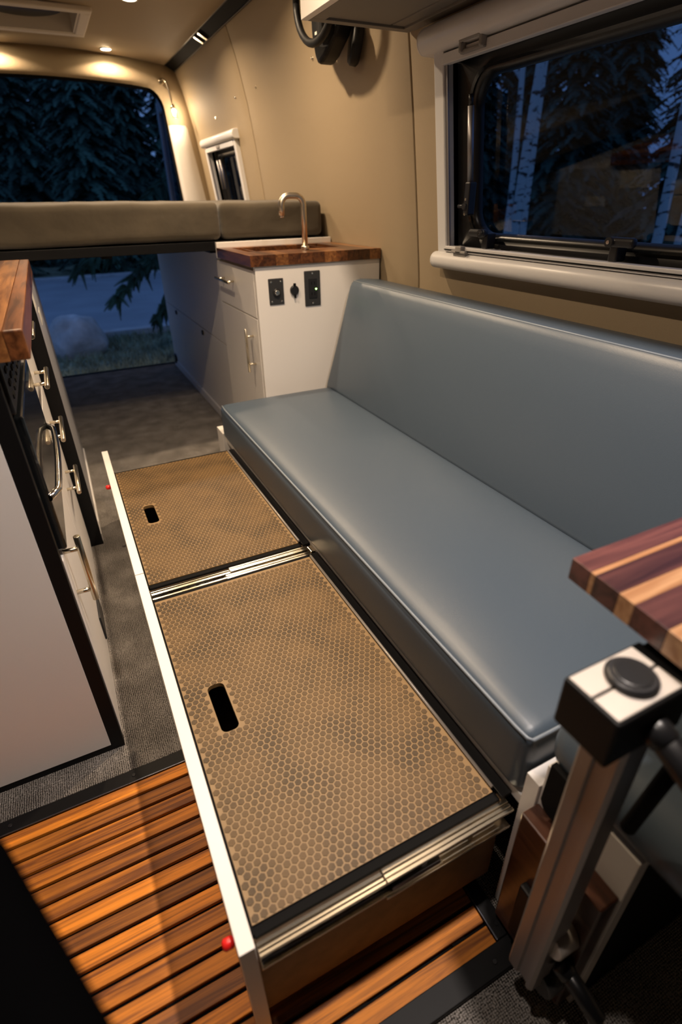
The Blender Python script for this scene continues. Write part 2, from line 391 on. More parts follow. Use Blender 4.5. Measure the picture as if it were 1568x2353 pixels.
# rear frame: header and pillars round the door opening
inner, outer = [], []
for z in (0, .3, .6, .9, 1.055, 1.25, 1.40, 1.48, 1.54):
    inner.append((.985-.042*z if z < 1.055 else .9407-(z-1.055)*.075, z)); outer.append((Xw(z)+.005, z))
ix, iz = inner[-1]
for k in range(1, 7):
    a = PI/2*k/6; inner.append((ix-.105*(1-math.cos(a)), iz+.13*math.sin(a)))
    zz = 1.54+.22*min(1, k/4); outer.append((Xw(zz)+.005 if k < 5 else .965-.02*(k-4), zz if k < 5 else 1.785))
for x in (.72, .6, .45, .3, .2): inner.append((x, 1.673+.024*(1-((x-.2)/.6)**2))); outer.append((x, Zc(x)+.004))
inner += [(.4-x, z) for x, z in inner[-2::-1]]; outer += [(.4-x, z) for x, z in outer[-2::-1]]
mb = MB()
n_ = len(inner)
mb.grid([[(x, YR-.01, z) for x, z in outer],
         [(ox*.45+ixx*.55, YR, oz*.45+izz*.55) for (ox, oz), (ixx, izz) in zip(outer, inner)],
         [(x+(.0), YR+.015, z) for x, z in inner],
         [(x+(.012 if i < n_/2 else -.012), YR+.045, z+.01*(z > 1.5)) for i, (x, z) in enumerate(inner)],
         [(x+(.03 if i < n_/2 else -.03), YR+.16, z+.02*(z > 1.5)) for i, (x, z) in enumerate(inner)]])
wrr = struct(mb.build('wall_rear', 'wall_vinyl'))
s_ = wrr.modifiers.new('thick', 'SOLIDIFY'); s_.thickness = .006; s_.offset = -1
mb = MB()
mb.grid([[(x+(.032 if i < n_/2 else -.032), YR+.115, z+.02*(z > 1.5)-.004) for i, (x, z) in enumerate(inner)],
         [(x+(.010 if i < n_/2 else -.010), YR+.125, z+.02*(z > 1.5)-.022*(z > 1.4)) for i, (x, z) in enumerate(inner)],
         [(x+(.010 if i < n_/2 else -.010), YR+.155, z+.02*(z > 1.5)-.022*(z > 1.4)) for i, (x, z) in enumerate(inner)],
         [(x+(.036 if i < n_/2 else -.036), YR+.165, z+.02*(z > 1.5)) for i, (x, z) in enumerate(inner)]])
mb.build('door_seal', 'black_rubber', wrr)
# lower pillar cover of pale plastic
mb = MB(); rows = []
for z in (0, .3, .6, .9, 1.055, 1.2, 1.35, 1.455, 1.472):
    xi = (.985-.042*z if z < 1.055 else .9407-(z-1.055)*.075); xo = min(Xw(z)-.012, 1.265-.16*z) if z > .9 else Xw(z)-.02
    k = .0 if z < 1.46 else .012
    rows.append([(xi+.012, YR+.02, z), (xi-.006+k*.3, YR-.004+k, z), (xi+.018, YR-.024+k, z), ((xi+xo)/2, YR-.030+k, z), (xo-.02, YR-.024+k, z), (xo, YR-.002+k, z)])
struct(mb.grid(rows).build('trim_2', 'pillar_plastic'))
tag(bpy.data.objects['trim_2'], 'pale plastic cover on the lower rear door pillar')
# black track between wall and ceiling
tr = thing('ceiling_track', (.96, 2.0, 1.77), 'black metal track along the corner of ceiling and beige wall', 'track')
MB().prism([(.925, 1.789), (.93, 1.776), (.985, 1.748), (.992, 1.752), (.99, 1.775), (.95, 1.80)], 1, YF, YR-.012, .0015).build('rail', 'black_rubber', tr)
for e in ((.930, 1.7765), (.985, 1.7485)): MB().box(e[0]-.0035, e[0]+.0035, YF, YR-.014, e[1]-.004, e[1]+.002, .001).build('lip', 'black_satin', tr)
for y in (3.42, 3.50): MB().prism([(.934, 1.772), (.979, 1.749), (.975, 1.742), (.930, 1.765)], 1, y, y+.022, .001).build('bracket', 'nickel', tr)

# ------------------------------------------------------------------ roof vent
rv = thing('roof_vent', (.17, 3.66, 1.82), 'square beige roof vent with a dark opening in the ceiling', 'vent')
mb = MB()
for (x0, x1, y0, y1) in ((VX0-.05, VX1+.05, VY0-.05, VY0), (VX0-.05, VX1+.05, VY1, VY1+.05), (VX0-.05, VX0, VY0, VY1), (VX1, VX1+.05, VY0, VY1)): mb.box(x0, x1, y0, y1, 1.800, 1.822, .006)
mb.build('flange', 'pillar_plastic', rv)
mb = MB()
for (x0, x1, y0, y1) in ((VX0, VX1, VY0, VY0+.008), (VX0, VX1, VY1-.008, VY1), (VX0, VX0+.008, VY0, VY1), (VX1-.008, VX1, VY0, VY1)): mb.box(x0, x1, y0, y1, 1.805, 1.93)
mb.build('shaft', 'pillar_plastic', rv)
MB().cyl((.17, 3.665, 1.85), (.17, 3.665, 1.862), .175, n=40).build('fan_cover', 'black_plastic', rv)
B('lid', 'black_plastic', rv, VX0, VX1, VY0, VY1, 1.93, 1.94)
for (x, y) in ((VX1+.03, VY0-.02), (VX1+.03, VY1+.02), (.17, VY1+.03), (VX1+.06, VY0-.09), (.06, VY1+.07), (.33, VY1+.07)):
    pass

# ------------------------------------------------------------------ ceiling lights
def puck(x, y, label, power=1.0, col=WARM):
    z = Zc(x)
    t = thing('ceiling_light', (x, y, z), label, 'light', 'round puck lights in the ceiling')
    mb = MB(); n = 28
    mb.grid([[(x+math.cos(2*PI*i/n)*r, y+math.sin(2*PI*i/n)*r, z+dz) for i in range(n)] for r, dz in ((.036, .004), (.036, -.004), (.033, -.006), (.026, -.004), (.025, .004))], close_u=True)
    mb.build('trim_ring', 'white_plastic', t)
    MB().cyl((x, y, z-.0045), (x, y, z-.001), .0255, n=28).build('lens', 'lamp_lens', t)
    L = bpy.data.lights.new('puck_lamp', 'AREA'); L.shape = 'DISK'; L.size = .05; L.energy = PUCK_W*power; L.color = col; L.spread = 2.6
    lo = bpy.data.objects.new('lamp', L); C.objects.link(lo); lo.parent = t; lo.location = (0, 0, -.0066)
    return t
XR, XL = .585, -.01
puck(XR, 4.17, 'small round ceiling light glowing beside the rear door header, near the black track')
puck(XR, 3.20, 'small round ceiling light between the roof vent and the black track')
puck(XR, 2.23, 'small round ceiling light above the sink cabinet')
puck(XR, 1.26, 'small round ceiling light above the middle of the blue bench', .9)
puck(XR, .34, 'small round ceiling light above the walnut swivel table', 1.05, (1.0, .87, .79))
puck(XL, 4.17, 'small round ceiling light over the middle of the rear door header')
puck(XL, 2.95, 'small round ceiling light above the galley end of the bed', .5)
puck(XL, 1.36, 'small round ceiling light above the galley worktop', .8)
puck(XL, .34, 'small round ceiling light above the teak floor mat', .36, (1.0, .87, .79))

# ------------------------------------------------------------------ reading lamp at the rear pillar
rl = thing('reading_lamp', (.893, 4.27, 1.692), 'small brass gooseneck reading lamp with lit glass shade on the rear pillar', 'lamp')
MB().cyl((.893, 4.29, 1.692), (.893, 4.262, 1.692), .016, n=20, bev=.003).build('base', 'nickel', rl)
pts = [Vector((.893, 4.265, 1.692)), Vector((.90, 4.235, 1.698)), Vector((.912, 4.22, 1.68)), Vector((.922, 4.215, 1.64)), Vector((.927, 4.213, 1.60)), Vector((.929, 4.213, 1.57))]
MB().tube(pts, .0055, 12).build('gooseneck', 'nickel', rl)
MB().cyl((.929, 4.213, 1.572), (.931, 4.213, 1.548), .011, .017, n=20).build('socket', 'nickel', rl)
mb = MB(); n = 24
mb.grid([[(.931+(1.548-z)*.15+math.cos(2*PI*i/n)*r, 4.213+math.sin(2*PI*i/n)*r, z) for i in range(n)] for r, z in ((.019, 1.552), (.0195, 1.505), (.0185, 1.500), (.0175, 1.505), (.017, 1.552))], close_u=True)
mb.build('glass_shade', 'clear_glass', rl)
MB().sphere((.934, 4.213, 1.538), .011, (1, 1, 1.1), 14).build('bulb', 'bulb', rl)
L = bpy.data.lights.new('reading_bulb', 'POINT'); L.energy = .9; L.color = WARM; L.shadow_soft_size = .012
lo = bpy.data.objects.new('lamp', L); C.objects.link(lo); lo.parent = rl; lo.location = (.041, -.057, -.165)

# ------------------------------------------------------------------ windows
def slope(z): return (Xw(z+.02)-Xw(z-.02))/.04
def window(name, label, y0, y1, z0, z1, clip_y, small=False):
    w = struct(bpy.data.objects.new(name, None)); C.objects.link(w); w.location = (Xw((z0+z1)/2), (y0+y1)/2, z0)
    tag(w, label)
    X = lambda z, off=0.: Xw(z)-off
    k = .75 if small else 1.
    fw_ = .042*k
    # side stiles follow the leaning wall
    for (a, b_) in ((y1-.002, y1+fw_), (y0-fw_, y0+.002)):
        mb = MB()
        mb.prism([(X(z0-.03, .004)+.012, z0-.03), (X(z0-.03, .026), z0-.03), (X(z1+.03, .026), z1+.03), (X(z1+.03, .004)+.012, z1+.03)], 1, a, b_, .004)
        mb.build('side_rail', 'white_plastic', w)
        mb = MB(); e = a if a > y0 else b_
        mb.prism([(X(z0, .018), z0), (X(z0, .022), z0), (X(z1, .022), z1), (X(z1, .018), z1)], 1, e-.012 if a > y0 else e, e if a > y0 else e+.012)
        mb.build('blind_guide', 'aluminium', w)
    # roller housings, half round
    def roll(zc, r, d, ya, yb, nm):
        xw = X(zc)
        prof = [(xw+.004, zc-r), (xw-d*.55, zc-r)] + [(xw-d*.55-d*.45*math.sin(PI*i/10), zc-r*math.cos(PI*i/10)) for i in range(1, 10)] + [(xw-d*.55, zc+r), (xw+.004, zc+r)]
        mb = MB(); mb.prism(prof, 1, ya, yb, smooth=True)
        o = mb.build(nm, 'white_plastic', w)
        bv = o.modifiers.new('r', 'BEVEL'); bv.width = .003; bv.segments = 2; bv.angle_limit = 1.0
        MB().prism([(a*.985+(xw-d*.4)*.015, b_*.985+zc*.015) for a, b_ in prof], 1, yb-.001, yb+.006, .002).build('end_cap', 'white_plastic', w)
    roll(z1+.028*k+.012, .030*k, .058*k, y0-.06, y1+.062*k+.006, 'blind_cassette')
    roll(z0-.022*k-.008, .024*k, .050*k, y0-.06, y1+.048*k, 'lower_cassette')
    # slim rails of the two blinds, and their grips
    mb = MB(); mb.prism([(X(z1-.004, .010), z1-.018), (X(z1, .030), z1-.018), (X(z1, .030), z1+.006), (X(z1, .010), z1+.006)], 1, y0, y1, .002); mb.build('upper_blind_rail', 'white_plastic', w)
    mb = MB(); mb.prism([(X(z0, .006), z0-.004), (X(z0, .030), z0-.004), (X(z0, .030), z0+.012), (X(z0, .006), z0+.012)], 1, y0, y1, .002); mb.build('lower_blind_rail', 'white_plastic', w)
    MB().prism([(X(z0, .031), z0+.001), (X(z0, .033), z0+.001), (X(z0, .033), z0+.004), (X(z0, .031), z0+.004)], 1, y0, y1).build('rail_groove', 'black_rubber', w)
    # black inner frame with rounded corners, and the tinted pane
    sy0, sy1, sz0, sz1 = y0+.0, y1-.0, z0+.008, z1-.008
    def rrect(a, b_, c, d, r, n=7):
        o = []
        for (cy, cz, a0) in ((b_-r, d-r, 0), (a+r, d-r, PI/2), (a+r, c+r, PI), (b_-r, c+r, 3*PI/2)):
            for i in range(n+1): o.append((cy+r*math.cos(a0+PI/2*i/n), cz+r*math.sin(a0+PI/2*i/n)))
        return o
    m1 = .052 if not small else .05
    Rk = .075 if not small else .05
    oo = rrect(sy0, sy1, sz0, sz1, .004); i1 = rrect(sy0+m1, sy1-m1, sz0+m1*.55, sz1-m1*.55, Rk); i2 = rrect(sy0+m1+.014, sy1-m1-.014, sz0+m1*.55+.012, sz1-m1*.55-.012, Rk-.01)
    mb = MB()
    mb.grid([[(X(z)+.005, y, z) for y, z in oo], [(X(z)+.034, y, z) for y, z in oo], [(X(z)+.030, y, z) for y, z in i1], [(X(z)+.044, y, z) for y, z in i2], [(X(z)+.060, y, z) for y, z in i2]], close_u=True)
    mb.build('inner_frame', 'black_satin', w)
    mb = MB(); mb.grid([[(X(z)+.024, y, z) for y, z in i1], [(X(z)+.022, y, z) for y, z in rrect(sy0+m1-.006, sy1-m1+.006, sz0+m1*.55-.006, sz1-m1*.55+.006, Rk)]], close_u=True)
    mb.build('gasket_bead', 'black_glass', w)
    zz = [sz0+.002+(sz1-sz0-.004)*i/8 for i in range(9)]
    mb = MB(); mb.grid([[(X(z)+.062, y, z) for y in (sy0, sy1)] for z in zz]); pn = mb.build('pane', 'window_glass', w)
    # friction stay with a silver sleeve by the far jamb
    if not small:
        ys_ = y1-.078
        for (yy) in (ys_, y0+.078):
            MB().cyl((X(z1-.11, -.004), yy, z1-.11), (X(z0+.175, -.004), yy, z0+.175), .0085, n=16).build('stay_sleeve', 'aluminium', w)
            MB().cyl((X(z1-.085, -.004), yy, z1-.085), (X(z1-.11, -.004), yy, z1-.11), .006, n=12).build('stay_tip', 'black_plastic', w)
            mb = MB(); mb.box(X(z0+.13)-.012, X(z0+.13)+.014, yy-.012, yy+.010, z0+.095, z0+.178, .004); mb.cyl((X(z0+.12)-.02, yy, z0+.118), (X(z0+.12)-.002, yy, z0+.118), .008, n=14); mb.cyl((X(z0+.12)-.015, yy+.028, z0+.118), (X(z0+.12)-.015, yy, z0+.118), .005, n=10)
            mb.build('stay_bracket', 'black_plastic', w)
            for dz in (.098, .135): MB().cyl((X(z0+.1)-.016, yy+.001, z0+dz), (X(z0+.1)-.0115, yy+.001, z0+dz), .0035, n=12).build('screw', 'chrome', w)
        # lever latches on the lower rail
        for (yy, s_) in ((y1-.165, 1), (y1-.60, -1)):
            lat = MB(); zl = z0+.040; xl = X(zl)
            lat.box(xl-.012, xl+.02, yy-.011, yy+.011, z0+.012, zl+.012, .003); lat.box(xl-.028, xl-.010, yy-.012-.045*(s_ < 0), yy+.012+.045*(s_ > 0), zl+.002, zl+.022, .007, 3)
            lat.cyl((xl-.034, yy, zl+.012), (xl-.010, yy, zl+.012), .010, n=16)
            la = lat.build('latch', 'black_plastic', w)
            MB().cyl((xl-.036, yy, zl+.012), (xl-.0335, yy, zl+.012), .004, n=12).build('latch_pin', 'chrome', la)
        # the two blind grips
        mb = MB(); yc = y1-.125
        mb.box(X(z1)-.040, X(z1)-.028, yc-.055, yc+.035, z1-.012, z1-.003, .003); mb.box(X(z1)-.046, X(z1)-.028, yc-.055, yc-.043, z1-.010, z1+.020, .004); mb.box(X(z1)-.046, X(z1)-.028, yc+.023, yc+.035, z1-.010, z1+.020, .004)
        mb.box(X(z1)-.050, X(z1)-.040, yc-.050, yc+.032, z1+.010, z1+.021, .004)
        mb.build('blind_grip', 'grey_grip', w, 'grey U-shaped grip on the upper blind rail')
        mb = MB(); yc = y1-.085
        mb.box(X(z0)-.040, X(z0)-.026, yc-.030, yc+.030, z0-.014, z0+.002, .004); mb.box(X(z0)-.046, X(z0)-.028, yc-.014, yc+.014, z0-.004, z0+.016, .003)
        mb.box(X(z0)-.046, X(z0)-.036, yc-.034, yc+.034, z0-.004, z0+.004, .003)
        mb.build('blind_grip', 'grey_grip', w, 'grey clip on the lower blind rail')
    else:
        yy = y1-.30
        mb = MB(); mb.box(X(z1)-.036, X(z1)-.022, yy-.03, yy+.03, z1-.012, z1+.004, .003); mb.build('blind_grip', 'grey_grip', w)
        for dy in (.10, .16):
            MB().cyl((X(z1-.06, -.004), y1-dy, z1-.06), (X(z0+.14, -.004), y1-dy, z0+.14), .008, n=14).build('stay_sleeve', 'aluminium', w)
        for dy in (.14, .38):
            mb = MB(); mb.box(X(z0)-.010, X(z0)+.02, y1-dy-.02, y1-dy+.02, z0+.03, z0+.075, .005); mb.build('latch', 'black_plastic', w)
    return w
mat('grey_grip', (.30, .28, .26), .5)
window('window_1', 'long dark window with white roller blind cassettes above the blue bench', *WIN1, None)
window('window_2', 'small dark window with white blind cassette above the bed', *WIN2, None, small=True)

# ------------------------------------------------------------------ wall studs (snap fasteners)
def snap(y, z, label):
    x = Xw(z)-.004
    t = thing('snap_button', (x, y, z), label, 'snap', 'metal snap studs on the beige wall')
    MB().cyl((x+.004, y, z), (x-.002, y, z), .007, n=16, bev=.001).build('flange', 'nickel', t); MB().cyl((x-.001, y, z), (x-.006, y, z), .0035, n=12, bev=.001).build('stud', 'chrome', t)
snap(2.33, 1.497, 'metal snap stud on the beige wall below the black fan')
snap(2.98, 1.50, 'metal snap stud on the beige wall just beside the far seam')
snap(3.30, 1.50, 'metal snap stud on the far wall panel beside the seam')
snap(3.74, 1.46, 'metal snap stud on the far wall panel above the small window')

# ================================================================== LARGE OBJECTS
# ------------------------------------------------------------------ bed
bp_ = thing('bed_platform', (.2, 3.2, .885), 'thin black bed platform carrying the brown mattresses across the rear', 'bed')
B('deck', 'black_metal', bp_, -.72, 1.10, 2.40, 4.20, .888, .906, .002)
B('front_rail', 'black_metal', bp_, -.72, 1.10, 2.385, 2.405, .872, .906, .002)
for x in (-.3, .2, .62): B('cross_rail', 'black_metal', bp_, x-.02, x+.02, 2.41, 4.20, .862, .889, .002)
mb, _ = cush(-.70, .648, 2.375, 4.21, .911, 1.045, .022, .008, 0., (30, 20, 8), wr=.007, seed=2)
tag(mb.build('mattress', 'bed_fabric'), 'wide brown fabric mattress on the rear bed', 'mattress')
mb, _ = cush(.654, 1.102, 2.385, 4.21, .911, 1.041, .022, .006, 0., (16, 20, 8), wr=.006, seed=9)
tag(mb.build('mattress', 'bed_fabric'), 'narrow brown fabric mattress piece beside the beige wall behind the faucet', 'mattress')

# ------------------------------------------------------------------ sink cabinet
KX, KY0, KY1 = .635, 1.95, 2.40
sk = thing('sink_cabinet', (.88, 2.17, 0), 'white sink cabinet with drawer, door and electrical plates beside the bench', 'cabinet')
mb = MB(); mb.box(KX+.018, 1.132, KY0, KY1+.06, 0, .689)
for (x0, x1, y0, y1) in ((KX+.018, .7045, KY0, KY1+.06), (.9985, 1.132, KY0, KY1+.06), (.7045, .9985, KY0, 2.0955), (.7045, .9985, 2.3195, KY1+.06)): mb.box(x0, x1, y0, y1, .689, .845)
mb.build('body', 'laminate', sk)
B('side_panel', 'laminate', sk, KX-.001, 1.135, KY0-.004, KY0+.016, 0, .848, .001)
d = B('drawer', 'laminate', sk, KX-.002, KX+.018, KY0+.020, KY1+.055, .672, .834, .0015)
bar_handle(d, 1, (KX-.001, 2.29, .772), .20, .030, -1)
d = B('door', 'laminate', sk, KX-.002, KX+.018, KY0+.020, KY1+.055, .06, .668, .0015)
bar_handle(d, 2, (KX-.001, 2.035, .545), .165, .030, -1)
# switch plate, 12 V socket, outlet
Y_ = KY0-.004
p = B('switch_plate', 'grey_plate', sk, .678, .735, Y_-.004, Y_+.001, .718, .806, .002, 'dark grey plate with a round push button and four screws')
MB().cyl((.7065, Y_-.003, .760), (.7065, Y_-.012, .760), .014, n=24, bev=.002).build('bezel', 'black_plastic', p)
MB().cyl((.7065, Y_-.010, .760), (.7065, Y_-.015, .760), .009, n=20, bev=.002).build('push_button', 'chrome', p)
for (x, z) in ((.688, .795), (.725, .795), (.688, .729), (.725, .729)): MB().cyl((x, Y_-.003, z), (x, Y_-.0062, z), .0035, n=12, bev=.001).build('screw', 'chrome', p)
q = MB().cyl((.776, Y_+.001, .762), (.776, Y_-.010, .762), .0165, n=26, bev=.002).build('power_socket', 'black_plastic', sk, 'round black socket with a rubber cap')
MB().box(.771, .781, Y_-.012, Y_-.006, .776, .786, .002).build('cap_hinge', 'black_rubber', q); MB().box(.7725, .7795, Y_-.013, Y_-.006, .736, .748, .002).build('cap_tab', 'black_rubber', q)
p = B('outlet_plate', 'grey_plate', sk, .817, .881, Y_-.005, Y_+.001, .702, .823, .003, 'grey metal outlet plate with black sockets and a green light')
B('outlet_face', 'black_plastic', p, .833, .866, Y_-.0075, Y_-.003, .729, .797, .0012)
for zc in (.745, .781):
    for dx in (-.006, .006): B('slot', 'black_rubber', p, .8495+dx-.001, .8495+dx+.001, Y_-.0082, Y_-.006, zc-.005, zc+.005, 0)
MB().cyl((.861, Y_-.007, .761), (.861, Y_-.0092, .761), .0026, n=12).build('green_light', 'led_green', p)
for z in (.814, .712): MB().cyl((.849, Y_-.004, z), (.849, Y_-.0068, z), .0035, n=12, bev=.001).build('screw', 'chrome', p)
# ledge behind the counter
B('ledge', 'laminate', sk, .618, 1.13, 2.366, 2.384, .845, .903, .001)

# wooden counter with a sunken sink
kc = thing('sink_counter', (.87, 2.15, .86), 'small dark walnut countertop with a sunken rectangular sink', 'counter')
cz0, cz1 = .848, .884
hx0, hx1, hy0, hy1 = .70, 1.02, 2.10, 2.315
x = .617; i = 0
while x < 1.13:
    w = .047; x1 = min(x+w, 1.134)
    mt_ = ('walnut', 'walnut', 'walnut_y_light', 'walnut')[i % 4] if i != 0 else 'walnut'
    if x1 <= hx0 or x >= hx1: B('stave', mt_, kc, x, x1, 1.936, 2.366, cz0, cz1, .0008)
    else:
        B('stave', mt_, kc, x, x1, 1.936, hy0, cz0, cz1, .0008); B('stave', mt_, kc, x, x1, hy1, 2.366, cz0, cz1, .0008)
    x = x1; i += 1
mb = MB()
hx0_, hx1_ = .711, 1.04
mb.box(hx0_-.006, hx0_, hy0, hy1, .70, .880); mb.box(.992, .998, hy0, hy1, .70, .880); mb.box(hx0_, .998, hy0-.004, hy0+.002, .70, .880); mb.box(hx0_, .998, hy1-.002, hy1+.004, .70, .880); mb.box(hx0_, .998, hy0, hy1, .69, .70)
mb.build('sink_basin', 'walnut', kc)
fa = thing('faucet', (.87, 2.045, .884), 'brushed nickel square-bend faucet on the walnut sink counter', 'faucet')
MB().cyl((.87, 2.045, .8835), (.87, 2.045, .898), .015, n=22, bev=.002).build('base', 'brushed_nickel', fa)
pts = [(.87, 2.045, .896), (.87, 2.045, 1.030)]
for k in range(1, 7): a = PI/2*k/6; pts.append((.87-.030*(1-math.cos(a)), 2.045, 1.030+.030*math.sin(a)))
pts.append((.815, 2.045, 1.060))
for k in range(1, 7): a = PI/2*k/6; pts.append((.815-.030*math.sin(a), 2.045, 1.030+.030*math.cos(a)))
pts.append((.785, 2.045, .998))
MB().tube(pts, .0105, 18).build('spout', 'brushed_nickel', fa)
MB().cyl((.785, 2.045, .992), (.785, 2.045, .999), .007, n=14).build('aerator', 'chrome', fa)

# ------------------------------------------------------------------ storage under the bed
st = thing('storage_cabinet', (.9, 3.3, 0), 'white storage cabinet with a long seam and black latches under the bed', 'cabinet')
B('body', 'laminate', st, .680, 1.13, 2.462, 4.10, 0, .860, .001)
SX = .662
for i, (a, b_) in enumerate(((2.464, 4.10),)):
    up = B('upper_panel', 'laminate', st, SX, SX+.018, a, b_, .452, .858, .0012); lo_ = B('lower_panel', 'laminate', st, SX, SX+.018, a, b_, .05, .448, .0012)
B('baseboard', 'laminate', st, SX-.006, SX+.012, 2.464, 4.10, 0, .048, .0012)
for y in (3.04, 3.74): MB().cyl((SX+.002, y, .425), (SX-.008, y, .425), .013, n=20, bev=.002).build('latch', 'black_plastic', st)
MB().cyl((SX+.002, 4.05, .06), (SX-.012, 4.05, .06), .035, n=22, bev=.003).build('cable_grommet', 'black_plastic', st)

# ------------------------------------------------------------------ bench base
be = thing('bench_base', (.8, 1.1, 0), 'white laminate bench base behind the pulled-out drawers', 'bench')
B('seat_deck', 'laminate', be, .436, 1.13, .296, 1.935, .262, .283, .001)
B('divider', 'laminate', be, .440, 1.12, 1.050, 1.068, 0, .262, .001)
B('back_panel', 'laminate', be, 1.11, 1.125, .296, 1.935, 0, .262, .001)
B('near_panel', 'laminate', be, .428, 1.12, .2725, .2965, 0, .352, .0012)
B('far_box', 'laminate', be, .424, .632, 1.8605, 1.944, 0, .300, .0012)
B('front_panel', 'laminate', be, .432, .452, .133, .272, 0, .398, .0012)
B('top_panel', 'laminate', be, .452, 1.12, .133, .272, .380, .398, .0012)
B('end_panel', 'black_rubber', be, .452, 1.12, .133, .151, 0, .380, .0012)  # black colour keeps this unlit end of the white bench dark

# ------------------------------------------------------------------ bench cushions
mb, pt = cush(.425, .872, .301, 1.862, .284, .414, .022, .016, .006, (22, 50, 8))
sc = thing('seat_cushion', (.66, 1.08, .284), 'long blue-grey vinyl seat cushion with piped edges on the bench', 'cushion')
mb.build('cover', 'vinyl_blue', sc)
e = .006
loop = [(.4275+e, 1.852, .4085), (.4275+e*.3, 1.80, .4095), (.4275, .33, .4095), (.4275+e*.2, .309, .4095), (.4275+e, .3035, .4095), (.46, .3030, .4095), (.85, .3030, .4095)]
MB().tube(loop, .0028, 8).build('piping', 'vinyl_piping', sc, 'pale piped seam along the front edge')
# back cushion: a wedge leaning on the wall
def wedge(y0, y1, ny=30):
    prof = [(.862, .400), (.866, .420), (.900, .530), (.935, .650), (.962, .742), (.9705, .770), (.978, .783), (.990, .790), (1.01, .793), (1.05, .790), (1.085, .786), (1.105, .772), (1.112, .75), (1.112, .5), (1.112, .400), (1.0, .393), (.9, .393)]
    rows = []
    ys = [y0+(y1-y0)*(i/ny) for i in range(ny+1)]
    r = .02
    ys = [y0, y0+.004, y0+.011, y0+r] + [y0+r+(y1-y0-2*r)*i/ny for i in range(1, ny)] + [y1-r, y1-.011, y1-.004, y1]
    cx, cz = 1.02, .60
    for y in ys:
        dd = min(y-y0, y1-y); s_ = 0 if dd >= r else (r-math.sqrt(max(0, r*r-(r-dd)**2)))
        row = []
        for (x, z) in prof:
            v = Vector((cx-x, cz-z)); L_ = v.length; v /= L_
            bul = .008*max(0, 1-((z-.59)/.2)**2)*(x < .97)*max(0, 1-((2*y-y0-y1)/(y1-y0))**8)
            row.append((x+v.x*s_-bul, y, z+v.y*s_))
        rows.append(row)
    mb = MB(); mb.grid(rows, close_u=True)
    mb.bm.verts.ensure_lookup_table(); n = len(prof)
    mb.bm.faces.new([mb.bm.verts[i] for i in range(n)]); mb.bm.faces.new([mb.bm.verts[len(mb.bm.verts)-n+i] for i in range(n)])
    return mb
bc = thing('back_cushion', (1.0, 1.0, .40), 'tall blue-grey vinyl backrest cushion leaning on the wall under the window', 'cushion')
wedge(.28, 1.885).build('cover', 'vinyl_blue', bc)
MB().tube([(.984, 1.87, .786), (.984, .30, .786)], .0026, 8).build('piping', 'vinyl_piping', bc)
# lower cushion on the near end of the bench
mb, _ = cush(.432, .856, -.12, .286, .398, .475, .032, .012, .008, (18, 16, 6))
tag(mb.build('seat_cushion', 'vinyl_blue'), 'short rounded blue-grey cushion behind the table post', 'cushion')

# ------------------------------------------------------------------ pull-out drawers
def hexes(x0, x1, y0, y1, z, hole, p=.0118):
    mb = MB(); bm = mb.bm
    R_ = p/math.sqrt(3)*.83; rows = int((y1-y0)/(p*.866))
    for j in range(rows+1):
        y = y0+.006+j*p*.866
        if y > y1-.005: break
        x = x0+.006+(p/2 if j % 2 else 0)
        while x < x1-.005:
            if not (hole[0]-.004 < x < hole[1]+.004 and hole[2]-.004 < y < hole[3]+.004):
                b_ = [bm.verts.new((x+R_*math.sin(PI/3*k), y+R_*math.cos(PI/3*k), z-.0003)) for k in range(6)]
                t_ = [bm.verts.new((x+R_*.94*math.sin(PI/3*k), y+R_*.94*math.cos(PI/3*k), z+.0007)) for k in range(6)]
                bm.faces.new(t_[::-1])
                for k in range(6): bm.faces.new((b_[k], b_[(k+1) % 6], t_[(k+1) % 6], t_[k]))
            x += p
    return mb
def slot_panel(x0, x1, y0, y1, z0, z1, hole, r):
    """panel with a rounded slot cut through"""
    n = 6; inner = []
    hx0, hx1, hy0, hy1 = hole
    for (cx, cy, a0) in ((hx1-r, hy1-r, 0), (hx0+r, hy1-r, PI/2), (hx0+r, hy0+r, PI), (hx1-r, hy0+r, 3*PI/2)):
        for i in range(n+1): inner.append((cx+r*math.cos(a0+PI/2*i/n), cy+r*math.sin(a0+PI/2*i/n)))
    outer = []
    for k, (cx, cy) in enumerate(((x1, y1), (x0, y1), (x0, y0), (x1, y0))):
        for i in range(n+1): outer.append((cx, cy))
    mb = MB()
    mb.grid([[(x, y, z0) for x, y in inner], [(x, y, z0) for x, y in outer], [(x, y, z1) for x, y in outer], [(x, y, z1) for x, y in inner], [(x, y, z0) for x, y in inner]], smooth=False, close_u=True)
    bmesh.ops.remove_doubles(mb.bm, verts=mb.bm.verts, dist=1e-6)
    bmesh.ops.dissolve_degenerate(mb.bm, dist=1e-6, edges=mb.bm.edges)
    return mb
